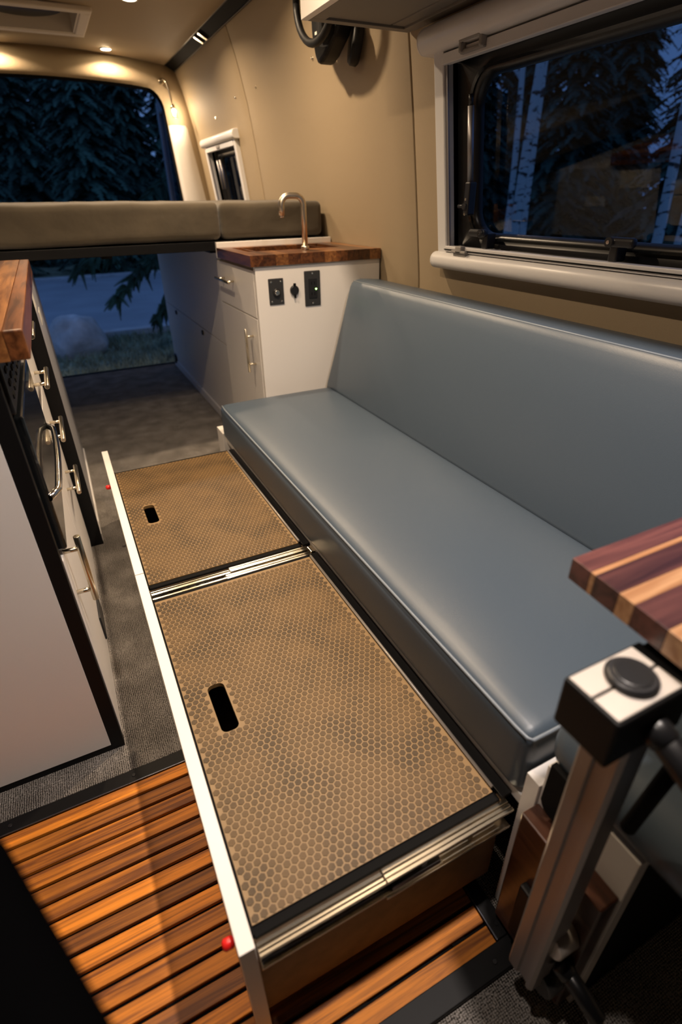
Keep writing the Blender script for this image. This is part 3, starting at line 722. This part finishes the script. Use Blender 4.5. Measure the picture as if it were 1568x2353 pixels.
def slide(t, y, s_, zc, x_open):
    """telescopic slide on the drawer side; s_ = -1 faces the near side"""
    y1 = y+s_*.004; y2 = y+s_*.011; y3 = y+s_*.018
    def chan(x0, x1, ya, yb, h, m_, nm):
        mb = MB(); a, b_ = min(ya, yb), max(ya, yb)
        k_ = 3; wd = (b_-a)/k_
        for q in range(k_): mb.box(x0, x1, a+q*wd+.0005, a+(q+1)*wd-.0005, zc+h-.004-.0012*(q % 2), zc+h-.0012*(q % 2), .0009)
        mb.box(x0, x1, a, b_, zc-h, zc-h+.0045, .001)
        w0, w1 = (ya, ya+s_*.0022); mb.box(x0, x1, min(w0, w1), max(w0, w1), zc-h, zc+h, .0005)
        return mb.build(nm, m_, t)
    c1 = chan(.026, .300, y1-s_*.004, y3, .018, 'zinc', 'slide_inner')
    c2 = chan(x_open, .424, y1-s_*.004, y3+s_*.002, .023, 'zinc', 'slide_outer')
    mb = MB()
    for h in (.010, -.010): mb.cyl((.028, y2, zc+h), (x_open+.03, y2, zc+h), .0022, n=8)
    mb.box(x_open+.01, x_open+.09, min(y2, y3), max(y2, y3), zc-.012, zc-.002, .001)
    mb.build('ball_cage', 'zinc_dark', t)
    for k in range(7): MB().cyl((.05+k*.021, y1, zc+.001), (.05+k*.021, y1+s_*.0045, zc+.001), .0042, n=12).build('slide_screw', 'zinc_dark', t)
    for k in (.27, .36): MB().cyl((k, y1, zc), (k, y1+s_*.0085, zc), .0048, n=12).build('slide_screw', 'chrome', t)
def drawer(y0, y1, f0, f1, label, hole, red_y):
    t = thing('pull_out_drawer', (.2, (y0+y1)/2, .04), label, 'drawer', 'pull-out drawers under the bench')
    B('front_panel', 'laminate', t, .003, .0235, f0, f1, .022, .2815, .0012)
    zt = .271
    sp = B('side_panel', 'plywood', t, .0235, .425, y0, y0+.012, .045, .262, .0008, 'plain plywood drawer side')
    B('side_panel', 'plywood', t, .0235, .425, y1-.012, y1, .045, .262, .0008)
    B('bottom_panel', 'plywood', t, .0235, .425, y0+.012, y1-.012, .045, .054, .0005)
    B('edge_seal', 'black_rubber', t, .0235, .027, y0+.002, y1-.002, .262, .2725, .0004)
    B('edge_seal', 'black_rubber', t, .027, .412, y0, y0+.0125, .2622, .2685, .0004)
    B('edge_seal', 'black_rubber', t, .027, .412, y1-.0125, y1, .2622, .2685, .0004)
    lid = slot_panel(.0275, .4085, y0+.0125, y1-.0125, zt-.009, zt, hole, .011).build('lid', 'lid_line', t, 'tan anti-slip lid with an embossed honeycomb and a finger slot')
    hexes(.0275, .4085, y0+.0125, y1-.0125, zt, hole).build('hex_pattern', 'lid_hex', lid, kind='stuff')
    mb = MB(); mb.cyl((.4125, y0+.018, zt+.001), (.4125, y1-.012, zt+.001), .0030, n=10); mb.build('hinge_rod', 'clamp_cap', t)
    st_ = B('rear_strip', 'black_satin', t, .416, .4355, y0, y1, zt-.010, zt-.001, .0005)
    MB().cyl((.0035, red_y, .262), (-.012, red_y, .262), .0072, n=18, bev=.003).build('push_latch', 'red_plastic', t, 'small red push button')
    return t
dA = drawer(.318, 1.036, .303, 1.1335, 'pull-out drawer with tan honeycomb lid on the side of the swivel table', (.071, .102, .618, .730), .330)
dB = drawer(1.083, 1.775, 1.1365, 1.952, 'pull-out drawer with tan honeycomb lid on the side of the sink cabinet', (.073, .104, 1.380, 1.490), 1.690)
slide(dA, .318, -1, .238, .205); slide(dA, 1.036, 1, .243, .20)
slide(dB, 1.083, -1, .243, .215)
slide(dB, 1.775, 1, .238, .205)
# mid rail bracket where the slides meet the bench
bk = B('slide_bracket', 'zinc', be, .4236, .436, 1.046, 1.074, .205, .268, .001)

# ------------------------------------------------------------------ slatted floor mat
sm_ = thing('slatted_mat', (-.15, .5, 0), 'teak slatted floor mat in a black metal frame at the step', 'mat')
GX0, GX1, GY0, GY1 = -.725, .412, .205, .826
ft = .013
B('frame_bar', 'black_metal', sm_, GX0, GX1, GY1-.030, GY1, 0, ft, .0015); B('frame_bar', 'black_metal', sm_, GX0, GX1, GY0, GY0+.036, 0, ft, .0015)
B('frame_bar', 'black_metal', sm_, GX1-.026, GX1, GY0+.036, GY1-.030, 0, ft, .0015); B('frame_bar', 'black_metal', sm_, GX0, GX0+.026, GY0+.036, GY1-.030, 0, ft, .0015)
MB().box(GX0+.026, GX1-.026, GY1-.0325, GY1-.030, 0, ft+.002, .0005).build('inner_lip', 'zinc_dark', sm_); MB().box(GX1-.0285, GX1-.026, GY0+.036, GY1-.030, 0, ft+.002, .0005).build('inner_lip', 'zinc_dark', sm_)
y = GY1-.034; k = 0
base_me = None
pitch = .0329; sw = .0268
while y-sw > GY0+.030:
    o = MB().box(GX0+.03, GX1-.030, y-sw, y, .004, .0125, .0012).build('slat', 'teak', sm_)
    y -= pitch; k += 1
B('gap_blackout', 'black_rubber', sm_, GX0+.02, GX1-.02, GY0+.03, GY1-.03, .0003, .0012, 0)  # black sheet added to put the darkness into the slat gaps
for x in (-.6, -.35, -.1, .15, .33): B('cross_bar', 'black_rubber', sm_, x-.012, x+.012, GY0+.03, GY1-.03, .001, .005, 0)
for (x, y) in ((GX1-.013, .26), (GX1-.05, GY0+.016), (-.10, GY1-.015), (-.33, GY1-.015), (.02, GY0+.016)): MB().cyl((x, y, ft-.001), (x, y, ft+.0015), .004, n=14, bev=.0006).build('screw', 'black_satin', sm_)

# ------------------------------------------------------------------ galley
GXF = -.108
ga = thing('galley_cabinet', (-.42, 1.35, 0), 'white galley cabinet with black edge trim and a stack of drawers', 'cabinet')
B('body', 'black_metal', ga, -.73, -.556, .925, 1.795, 0, .858, .001)
B('lower_carcass', 'black_metal', ga, -.556, GXF-.020, .925, 1.795, 0, .496, .001)
B('drawer_carcass', 'black_metal', ga, -.556, GXF-.020, 1.364, 1.795, .496, .858, .001)
B('end_frame', 'black_metal', ga, -.73, GXF, .906, .926, 0, .858, .0012)
B('end_panel', 'laminate', ga, -.72, GXF-.026, .9035, .907, .019, .845, .0008)
OY0, OY1 = .985, 1.362
d = B('door', 'laminate', ga, GXF-.020, GXF+.001, .930, OY1, .030, .492, .0015)
bar_handle(d, 2, (GXF, .968, .470 - .03), .150, .030, 1, .0062)
B('toe_strip', 'laminate', ga, GXF-.020, GXF-.001, .930, 1.79, 0, .028, .001)
for (z0, z1) in ((.735, .850), (.595, .731), (.440, .591), (.030, .436)):
    d = B('drawer', 'laminate', ga, GXF-.020, GXF+.001, OY1+.006, 1.79, z0, z1, .0015)
    bar_handle(d, 1, (GXF, 1.56, z1-.068 if z0 > .1 else z1-.066), .19, .030, 1, .0058)
B('latch_strip', 'black_plastic', ga, GXF+.0005, GXF+.006, 1.22, 1.34, .050, .125, .002)
ov = thing('oven', (-.3, 1.22, .50), 'black glass-fronted oven with a bowed chrome handle set into the galley', 'oven')
B('body', 'black_satin', ov, -.55, GXF-.018, .93, OY1, .498, .850, .002)
B('glass_door', 'black_glass', ov, GXF-.018, GXF+.012, .945, OY1-.004, .505, .760, .004)
B('control_panel', 'black_satin', ov, GXF-.018, GXF+.006, .930, OY1-.004, .768, .850, .003)
for k in range(7):
    for r_ in range(3): B('vent_slot', 'black_rubber', ov, GXF+.005, GXF+.008, .96+k*.05, .985+k*.05, .785+r_*.02, .792+r_*.02, 0)
hp = [(GXF+.010, .945, .612)] + [(GXF+.022+.007*math.sin(PI*i/12)**.5, .945+.39*i/12, .612) for i in range(1, 12)] + [(GXF+.010, 1.335, .612)]
MB().tube(hp, .0062, 12).build('handle', 'chrome', ov)
fr = thing('fridge_unit', (-.4, 2.25, 0), 'grey cabinet with a black edge at the far end of the galley', 'cabinet')
B('near_panel', 'black_metal', fr, -.73, -.068, 1.797, 1.815, 0, .858, .001)
B('body', 'laminate_grey', fr, -.73, -.072, 1.815, 2.68, .03, .855, .001)
B('plinth', 'laminate', fr, -.73, -.066, 1.82, 2.68, 0, .030, .001)
B('label_plate', 'sticker', fr, -.073, -.0705, 1.86, 2.02, .77, .835, .0003)
B('label_plate', 'sticker', fr, -.073, -.0705, 2.10, 2.22, .70, .74, .0003)
gc = thing('galley_worktop', (-.4, 1.5, .86), 'thick walnut worktop on the galley', 'worktop')
edges = [-.056, -.082, -.122, -.166, -.205, -.250, -.30, -.36, -.42, -.48, -.55, -.62, -.69, -.7365]
for i, (a, b_) in enumerate(zip(edges, edges[1:])):
    B('stave', ('walnut', 'walnut_y_light', 'walnut', 'walnut', 'walnut_y_light')[i % 5], gc, b_, a, .880, 2.07, .859, .901, .0025 if i == 0 else .0006)

# ------------------------------------------------------------------ overhead cabinet
oc = thing('overhead_cabinet', (.9, .6, 1.45), 'pale overhead cabinet fixed to wall and ceiling above the window', 'cabinet')
def oprism(nm, mt_, x0, x1, y0, y1, z0, z1, label=None): return B(nm, mt_, oc, x0, x1, y0, y1, z0, z1, .0012, label)
MB().prism([(.752, 1.456), (1.068, 1.456), (1.018, 1.64), (.978, 1.735), (.925, 1.764), (.752, 1.785)], 1, YF+.1, 1.676).build('body', 'laminate', oc)
oprism('front', 'laminate', .733, .752, YF+.1, 1.683, 1.447, 1.79)
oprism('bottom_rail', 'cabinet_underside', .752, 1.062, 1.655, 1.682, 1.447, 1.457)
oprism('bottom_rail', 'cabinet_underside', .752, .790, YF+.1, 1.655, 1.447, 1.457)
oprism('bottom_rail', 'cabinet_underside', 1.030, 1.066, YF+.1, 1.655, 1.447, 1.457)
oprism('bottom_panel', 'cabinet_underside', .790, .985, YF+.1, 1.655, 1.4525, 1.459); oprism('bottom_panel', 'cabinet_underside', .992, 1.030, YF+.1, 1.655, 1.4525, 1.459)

# ------------------------------------------------------------------ wall fan
fn = thing('wall_fan', (1.03, 2.05, 1.52), 'black gimbal fan with curved ring hanging on the beige wall by the overhead cabinet', 'fan')
cxy = Vector((.945, 2.05, 1.61))
MB().cyl((1.060, 1.965, 1.475), (1.030, 1.975, 1.480), .060, n=32, bev=.006).build('wall_plate', 'fan_black', fn)
MB().prism([(2.165, 1.60), (2.158, 1.52), (2.135, 1.462), (2.118, 1.442), (2.10, 1.440), (2.06, 1.452), (1.985, 1.492), (1.95, 1.53), (1.945, 1.60)], 0, .975, 1.035, .012, 3).build('bracket', 'fan_black', fn)
ring = []
for i in range(33):
    a = 2*PI*i/32; ring.append(cxy+Vector((0, .155*math.cos(a), .125*math.sin(a))))
mb = MB(); mb.tube(ring[:-1]+[ring[0]], .012, 12); mb.build('gimbal_ring', 'fan_black', fn)
MB().sphere((.970, 2.05, 1.61), .06, (.7, 1, 1), 20).build('motor_hub', 'fan_black', fn)
for k in range(3):
    a = 2*PI*k/3+.4; u = Vector((0, math.cos(a), math.sin(a))); w = Vector((.35, -math.sin(a), math.cos(a))).normalized(); c = Vector((.945, 2.05, 1.61))
    MB().grid([[c+u*r_+w*s_*.04 for s_ in (-1, 0, 1)] for r_ in (.04, .08, .11)]).build('blade', 'fan_black', fn)
B('switch_label', 'sticker', fn, .962, .964, 2.075, 2.10, 1.512, 1.520, 0)
for k in range(4): B('switch_label', 'sticker', fn, .960, .963, 2.055-k*.012, 2.060-k*.012, 1.508, 1.512, 0)

# ------------------------------------------------------------------ swivel table
tb = thing('swivel_table', (.37, .18, .10), 'walnut swivel table on an aluminium post with black clamps', 'table')
TX0, TY1, TZ = .415, .300, .722
def table_poly():
    pass
yy = TY1; i = 0
for w, mt_ in ((.026, 'walnut_x'), (.006, 'walnut_light'), (.030, 'walnut_x'), (.018, 'walnut_light'), (.036, 'walnut_x'), (.022, 'walnut_light'), (.034, 'walnut_x'), (.03, 'walnut_light'), (.05, 'walnut_x'), (.02, 'walnut_light'), (.06, 'walnut_x'), (.05, 'walnut_x')):
    xa = TX0-.010*(TY1-yy)/.1*.9; xb = TX0-.010*(TY1-yy+w)/.1*.9
    mb = MB(); mb.prism([(xa, yy), (.90, yy), (.90, yy-w), (xb, yy-w)], 2, TZ-.026, TZ, .0006)
    mb.build('stave', mt_, tb); yy -= w; i += 1
PX0, PX1, PY0, PY1 = .352, .388, .154, .199
mb = MB(); g = .006
mb.prism([(PX0, PY0+.004), (PX0+.004, PY0), (PX1-.004, PY0), (PX1, PY0+.004), (PX1, PY1-.004), (PX1-.004, PY1), (PX0+.004, PY1), (PX0, PY1-.004), (PX0, PY1-.018), (PX0+.004, PY1-.020), (PX0+.004, PY1-.034), (PX0, PY1-.036)], 2, .098, .650)
mb.build('post', 'aluminium', tb)
CX0, CX1 = .317, .52
mb = MB(); mb.box(CX0, .415, .151, .209, .628, .684, .003); mb.box(.41, CX1, .155, .205, .640, .684, .003)
cl = mb.build('clamp', 'black_metal', tb)
mb = MB(); mb.box(CX0+.003, .40, .1815, .206, .6835, .6855, .0008); mb.box(CX0+.003, .40, .154, .1790, .6835, .6855, .0008); mb.build('clamp_plate', 'clamp_cap', cl, 'bright metal top plate with a slit')
B('arm', 'black_metal', tb, .44, .80, .158, .202, .682, TZ-.024, .002)
MB().cyl((.366, .180, .684), (.366, .180, .692), .0225, n=32, bev=.003).build('knob', 'black_plastic', tb); MB().cyl((.366, .180, .6915), (.366, .180, .6935), .0165, n=28, bev=.0015).build('knob_cap', 'black_satin', tb)
mb = MB(); mb.cyl((.372, .156, .652), (.373, .138, .644), .014, n=20, bev=.002); mb.cyl((.373, .145, .647), (.378, .085, .612), .0125, n=20, bev=.002)
mb.build('clamp_handle', 'black_satin', tb); MB().cyl((.378, .086, .612), (.379, .074, .606), .007, n=14, bev=.001).build('handle_tip', 'grey_plate', tb)
MB().cyl((.412, .135, .62), (.405, .150, .47), .008, n=14).build('strap', 'black_rubber', tb)
# lower mount
wb_ = B('mount_block', 'mount_wood', tb, .400, .432, .136, .270, .030, .316, .0025, 'dark wooden block screwed to the bench')
B('mount_plate', 'black_metal', tb, .388, .401, .150, .235, .07, .20, .003)
MB().cyl((.400, .165, .215), (.366, .165, .215), .024, n=28, bev=.002).build('mount_disc', 'clamp_cap', tb); MB().cyl((.400, .160, .095), (.372, .160, .095), .024, n=28, bev=.002).build('mount_disc', 'grey_plate', tb)
for z in (.215, .095): MB().cyl((.366, .165, z), (.360, .165, z), .006, n=12, bev=.001).build('bolt', 'chrome', tb)
mb = MB(); mb.cyl((.385, .150, .165), (.388, .132, .160), .013, n=18, bev=.002); mb.cyl((.388, .138, .162), (.394, .085, .142), .0115, n=18, bev=.002); mb.build('clamp_handle', 'black_satin', tb)
MB().cyl((.394, .086, .142), (.395, .078, .139), .005, n=12).build('handle_tip', 'chrome', tb)
for z in (.285, .06): MB().cyl((.4005, .215 if z < .2 else .2, z), (.397, .215 if z < .2 else .2, z), .006, n=14, bev=.001).build('screw', 'chrome', tb)
# belt latch hanging over the bench end
bl = thing('belt_latch', (.44, .245, .36), 'black rounded belt tab hanging over the white bench end', 'strap')
MB().prism([(.228, .42), (.228, .345)]+[(.245-.017*math.cos(PI*i/10), .345-.017*math.sin(PI*i/10)) for i in range(1, 10)]+[(.262, .345), (.262, .42)], 0, .421, .4315, .002).build('tab', 'black_rubber', bl)

# ------------------------------------------------------------------ dark front seat close to the camera
fs = thing('front_seat', (-.5, -.3, .3), 'black front seat armrest in the dark foreground corner', 'seat')
mb, _ = cush(-.20, 0, -.28, .12, -.055, 0, .027, .0, .0, (10, 14, 4))
bmesh.ops.rotate(mb.bm, verts=mb.bm.verts, cent=(0, 0, 0), matrix=Matrix.Rotation(.40, 3, 'Z'))
bmesh.ops.translate(mb.bm, verts=mb.bm.verts, vec=(-.052, .118, .805)); mb.build('armrest', 'black_fabric', fs)
mb, _ = cush(-.55, -.30, -.75, -.10, .35, .55, .05, .01, .0, (10, 14, 6)); mb.build('seat_pad', 'black_fabric', fs)
mb, _ = cush(-.56, -.28, -.95, -.72, .50, 1.25, .06, .01, .0, (10, 8, 12)); mb.build('backrest', 'black_fabric', fs)
B('pedestal', 'black_metal', fs, -.52, -.34, -.65, -.3, 0, .37, .01)
MB().cyl((-.30, -.30, .76), (-.40, -.45, .52), .03, n=14).build('arm_bracket', 'black_metal', fs)

# ================================================================== OUTSIDE
GZ = -.65
def terrain(x0, x1, y0, y1, z, nx, ny, amp, nm, mt_):
    mb = MB()
    mb.grid([[(x0+(x1-x0)*i/nx, y0+(y1-y0)*j/ny, z+amp*noise.noise(Vector((i*.37, j*.41, 2)))) for i in range(nx+1)] for j in range(ny+1)])
    return struct(mb.build(nm, mt_))
terrain(-40, 45, -20, 60, GZ-.06, 60, 60, .02, 'ground', 'grass')
terrain(-14, 16, 9.1, 16.4, GZ, 30, 10, .004, 'road', 'asphalt')
struct(B('kerb', 'kerb', None, -14, 16, 8.90, 9.10, GZ-.10, GZ+.035, .01)); struct(B('kerb', 'kerb', None, -14, 16, 16.4, 16.75, GZ-.10, GZ+.05, .01))
for k, o in enumerate([o for o in bpy.data.objects if o.name.startswith('kerb')]): o['label'] = ('pale kerb along the near side of the road', 'pale kerb along the far side of the road')[k]
# grass blades on the verge
mb = MB(); bm = mb.bm
for k in range(9000):
    x = random.uniform(-1.2, 2.2); y = random.uniform(5.9, 8.9); h = random.uniform(.03, .11)*(1+.8*noise.noise(Vector((x*2, y*2, 0)))); a = random.uniform(0, PI); w = random.uniform(.006, .015)
    if ((x-.09)/.36)**2+((y-8.05)/.30)**2 < 1.25 or y > 8.82: continue
    d = Vector((math.cos(a), math.sin(a), 0))*w; lean = Vector((random.uniform(-.05, .05), random.uniform(-.05, .05), h)); p = Vector((x, y, GZ-.05))
    bm.faces.new((bm.verts.new(p-d), bm.verts.new(p+d), bm.verts.new(p+lean)))
o = mb.build('verge_grass', 'grass'); tag(o, 'short rough grass on the verge behind the van', 'grass', kind='stuff')
# boulder
mb = MB(); bmesh.ops.create_icosphere(mb.bm, subdivisions=4, radius=1.)
for v in mb.bm.verts:
    nn = noise.noise(v.co*1.3+Vector((3, 1, 7)))*.18+noise.noise(v.co*3.1)*.07
    c_ = v.co*(1+nn); v.co = Vector((.09+c_.x*.36, 8.05+c_.y*.30, GZ+.13+c_.z*.31))
for f in mb.bm.faces: f.smooth = True
tag(mb.build('boulder', 'rock'), 'rounded pale boulder on the verge behind the van', 'boulder')
# spruces
def spruce_mesh(h, r, seed, levels=36, per=13):
    rnd = random.Random(seed); mb = MB(); bm = mb.bm
    def spray(p, d, L, w):
        side = d.cross(Vector((0, 0, 1))).normalized(); up = Vector((0, 0, 1))
        k = 6
        for i in range(k):
            t0 = i/k; c0 = p+d*L*t0+Vector((0, 0, -.35*L*t0*t0)); c1 = p+d*L*(t0+1.35/k)+Vector((0, 0, -.35*L*(t0+1.35/k)**2))
            ww = w*(1-.75*t0)
            for s_ in (-1, 1):
                tip = c0+d*ww*.55+side*s_*ww+Vector((0, 0, -ww*rnd.uniform(.15, .6)))
                bm.faces.new((bm.verts.new(c0), bm.verts.new(c1), bm.verts.new(tip)))
    for l in range(levels):
        t = l/levels; z = h*(.06+.94*t); R_ = r*(1-t)**.85+.08
        for k in range(per if t < .7 else 6):
            a = 2*PI*(k+rnd.random()*.8)/per+l*.7; d = Vector((math.cos(a), math.sin(a), rnd.uniform(-.25, .05))).normalized()
            L_ = R_*rnd.uniform(.75, 1.1); p0 = Vector((0, 0, z))
            spray(p0, d, L_, L_*.32)
            for q in (.35, .6, .8):
                dd = (d+Vector((rnd.uniform(-.7, .7), rnd.uniform(-.7, .7), -.15))).normalized()
                spray(p0+d*L_*q+Vector((0, 0, -.35*L_*q*q)), dd, L_*.45, L_*.16)
    me = bpy.data.meshes.new('foliage'); bm.to_mesh(me); bm.free(); me.materials.append(MATS['teal_foliage'])
    return me
def trunk_mesh(h, r):
    mb = MB(); mb.cyl((0, 0, -.2), (0, 0, h*.97), r, .02, n=10); me = bpy.data.meshes.new('trunk'); bmesh.ops.recalc_face_normals(mb.bm, faces=mb.bm.faces); mb.bm.to_mesh(me); mb.bm.free(); me.materials.append(MATS['bark']); return me
SP = [(spruce_mesh(9, 1.25, s_), trunk_mesh(9, .16)) for s_ in (1, 2, 3)]
def spruce(x, y, k, sc, rz, label, group, z=GZ-.06):
    t = thing('spruce_tree', (x, y, z), label, 'tree', group); t.scale = (sc, sc, sc); t.rotation_euler.z = rz
    for me, nm in ((SP[k][0], 'foliage'), (SP[k][1], 'trunk')):
        o = bpy.data.objects.new(nm, me); C.objects.link(o); o.parent = t
    return t
for i, (x, y, sc) in enumerate(((-1.6, 18.4, 1.), (1.6, 18.6, 1.), (4.8, 18.4, 1.), (0., 22., 1.05), (3.25, 22.2, 1.05), (6.5, 22., 1.05), (-.6, 26.6, 1.3), (3.6, 26.9, 1.3), (7.8, 26.6, 1.3),
                               (1.5, 32.2, 1.6), (6.9, 32.4, 1.6), (-2., 38.8, 2.), (4.4, 39.2, 2.), (10.8, 38.8, 2.), (8., 18.5, 1.), (9.75, 22.2, 1.05), (12., 26.8, 1.3))):
    spruce(x, y, i % 3, sc, i*1.3, 'dark spruce tree standing beyond the road, seen through the rear doors', 'spruces beyond the road')
for i, (x, y, sc) in enumerate(((10.6, 7.2, .9), (10.6, 10.2, .9), (10.6, 13.2, .9), (14.1, 8.6, 1.05), (14.1, 12., 1.05), (14.1, 15.4, 1.05), (18.5, 11.8, 1.3), (18.5, 16.1, 1.3), (18.5, 20.4, 1.3),
                               (23.8, 15.3, 1.6), (23.8, 20.7, 1.6), (23.8, 26.1, 1.6), (30.4, 19., 2.), (30.4, 26., 2.), (30.4, 33., 2.), (10.6, 4.2, .9), (14.1, 5.2, 1.05), (18.5, 7.5, 1.3), (23.8, 9.9, 1.6), (30.4, 12., 2.))):
    spruce(x, y, i % 3, sc, i*1.7, 'dark spruce tree seen through the long side window behind the birches', 'spruces beside the van')
# near spruce with a low branch hanging across the road view
ns = thing('spruce_tree', (2.35, 7.6, GZ-.06), 'near spruce with low drooping branches beside the open rear door', 'tree')
def limb(p0, p1, droop, w, seed, n=15):
    rnd = random.Random(seed); mb = MB(); bm = mb.bm; p0 = Vector(p0); p1 = Vector(p1)
    ax = [p0.lerp(p1, i/n)+Vector((0, 0, -droop*(i/n)**2)) for i in range(n+1)]
    mb.tube(ax, [.022*(1-i/n)+.003 for i in range(n+1)], 6)
    for i in range(2, n+1):
        d = (ax[i]-ax[i-1]).normalized()
        for k in range(11):
            u = (d*.5+Vector((rnd.uniform(-1, 1), rnd.uniform(-1, 1), rnd.uniform(-1.3, .2)))).normalized(); L_ = w*rnd.uniform(.4, 1.0)*(1.15-.5*i/n)
            sd = u.orthogonal().normalized(); sd2 = u.cross(sd)
            for q in range(16):
                c = ax[i]+u*L_*q/16+Vector((0, 0, -.25*L_*(q/16)**2)); ww = .050*(1.15-q/16)
                for s_ in (sd, -sd, sd2, -sd2):
                    bm.faces.new((bm.verts.new(c), bm.verts.new(c+u*.020), bm.verts.new(c+u*.028+s_*ww)))
    return mb
for i, (p0, p1, dr, w) in enumerate((((2.35, 7.6, 1.1), (.62, 7.1, .55), .45, .34), ((2.35, 7.6, 1.0), (1.0, 6.9, .38), .50, .34), ((2.35, 7.6, 1.35), (.3, 7.3, .85), .42, .36), ((2.35, 7.6, 1.5), (.7, 7.9, .8), .3, .36), ((2.35, 7.6, .95), (1.35, 7.0, .28), .22, .28), ((2.35, 7.6, 1.8), (.9, 7.2, 1.2), .35, .4))):
    limb(p0, p1, dr, w, 20+i).build('branch', 'spruce', ns)
MB().cyl((2.35, 7.6, GZ-.1), (2.35, 7.6, 5.5), .13, .03, n=12).build('trunk', 'bark', ns)
# birches beside the van
def birch(x, y, h, r, lean, label, grp='birch trunks beside the van'):
    t = thing('birch_tree', (x, y, GZ-.06), label, 'tree', grp)
    pts = [Vector((x+lean[0]*q*q*h+.05*math.sin(q*7+x), y+lean[1]*q*h+.05*math.sin(q*9+y), GZ-.15+h*q)) for q in [k/14 for k in range(15)]]
    MB().tube(pts, [r*(1-.6*k/14) for k in range(15)], 14).build('trunk', 'birch_bark', t)
    for k, q in ((6, 1), (8, -1), (10, 1)):
        p = pts[k]; MB().tube([p, p+Vector((.1, q*.5, .35)), p+Vector((.2, q*1.1, .9)), p+Vector((.2, q*1.6, 1.3))], [.035, .028, .018, .006], 8).build('branch', 'birch_bark', t)
birch(5.0, 5.40, 7.5, .062, (.0, .0), 'pale birch nearest the far jamb of the long window')
birch(5.6, 5.84, 7.9, .050, (.0, .05), 'slimmer leaning birch standing close beside the pale birch')
birch(5.0, 3.58, 7, .052, (.0, .02), 'thin birch above the black window latch'); birch(5.6, 3.86, 7, .040, (0, -.03), 'very thin birch just behind the birch above the window latch')
birch(7.5, 8.4, 8, .06, (0, 0), 'far pale birch beside the window stay')
# open rear door, right leaf
dr_ = struct(bpy.data.objects.new('door_1', None)); C.objects.link(dr_); dr_.location = (1.0, 4.5, .6); tag(dr_, 'open blue rear door leaf seen edge-on beyond the pillar')
mb = MB()
DY0, DY1 = 4.47, 5.25
dx = lambda y: .985+(y-4.47)*.05
for (a, b_, c, d) in ((DY0, DY0+.10, -.1, 1.76), (DY1-.09, DY1, -.1, 1.70), (DY0+.10, DY1-.09, 1.62, 1.76), (DY0+.10, DY1-.09, -.1, .95)):
    mb.prism([(dx(a), a), (dx(b_), b_), (dx(b_)+.06, b_), (dx(a)+.06, a)], 2, c, d, .008)
mb.build('leaf', 'blue_paint', dr_)
MB().prism([(dx(DY0+.10)+.02, DY0+.10), (dx(DY1-.09)+.02, DY1-.09), (dx(DY1-.09)+.026, DY1-.09), (dx(DY0+.10)+.026, DY0+.10)], 2, .95, 1.62).build('pane', 'window_glass', dr_)
MB().tube([(dx(DY0+.10)-.004, DY0+.10, .95), (dx(DY0+.10)-.004, DY0+.10, 1.62)], .010, 8).build('window_seal', 'black_rubber', dr_)
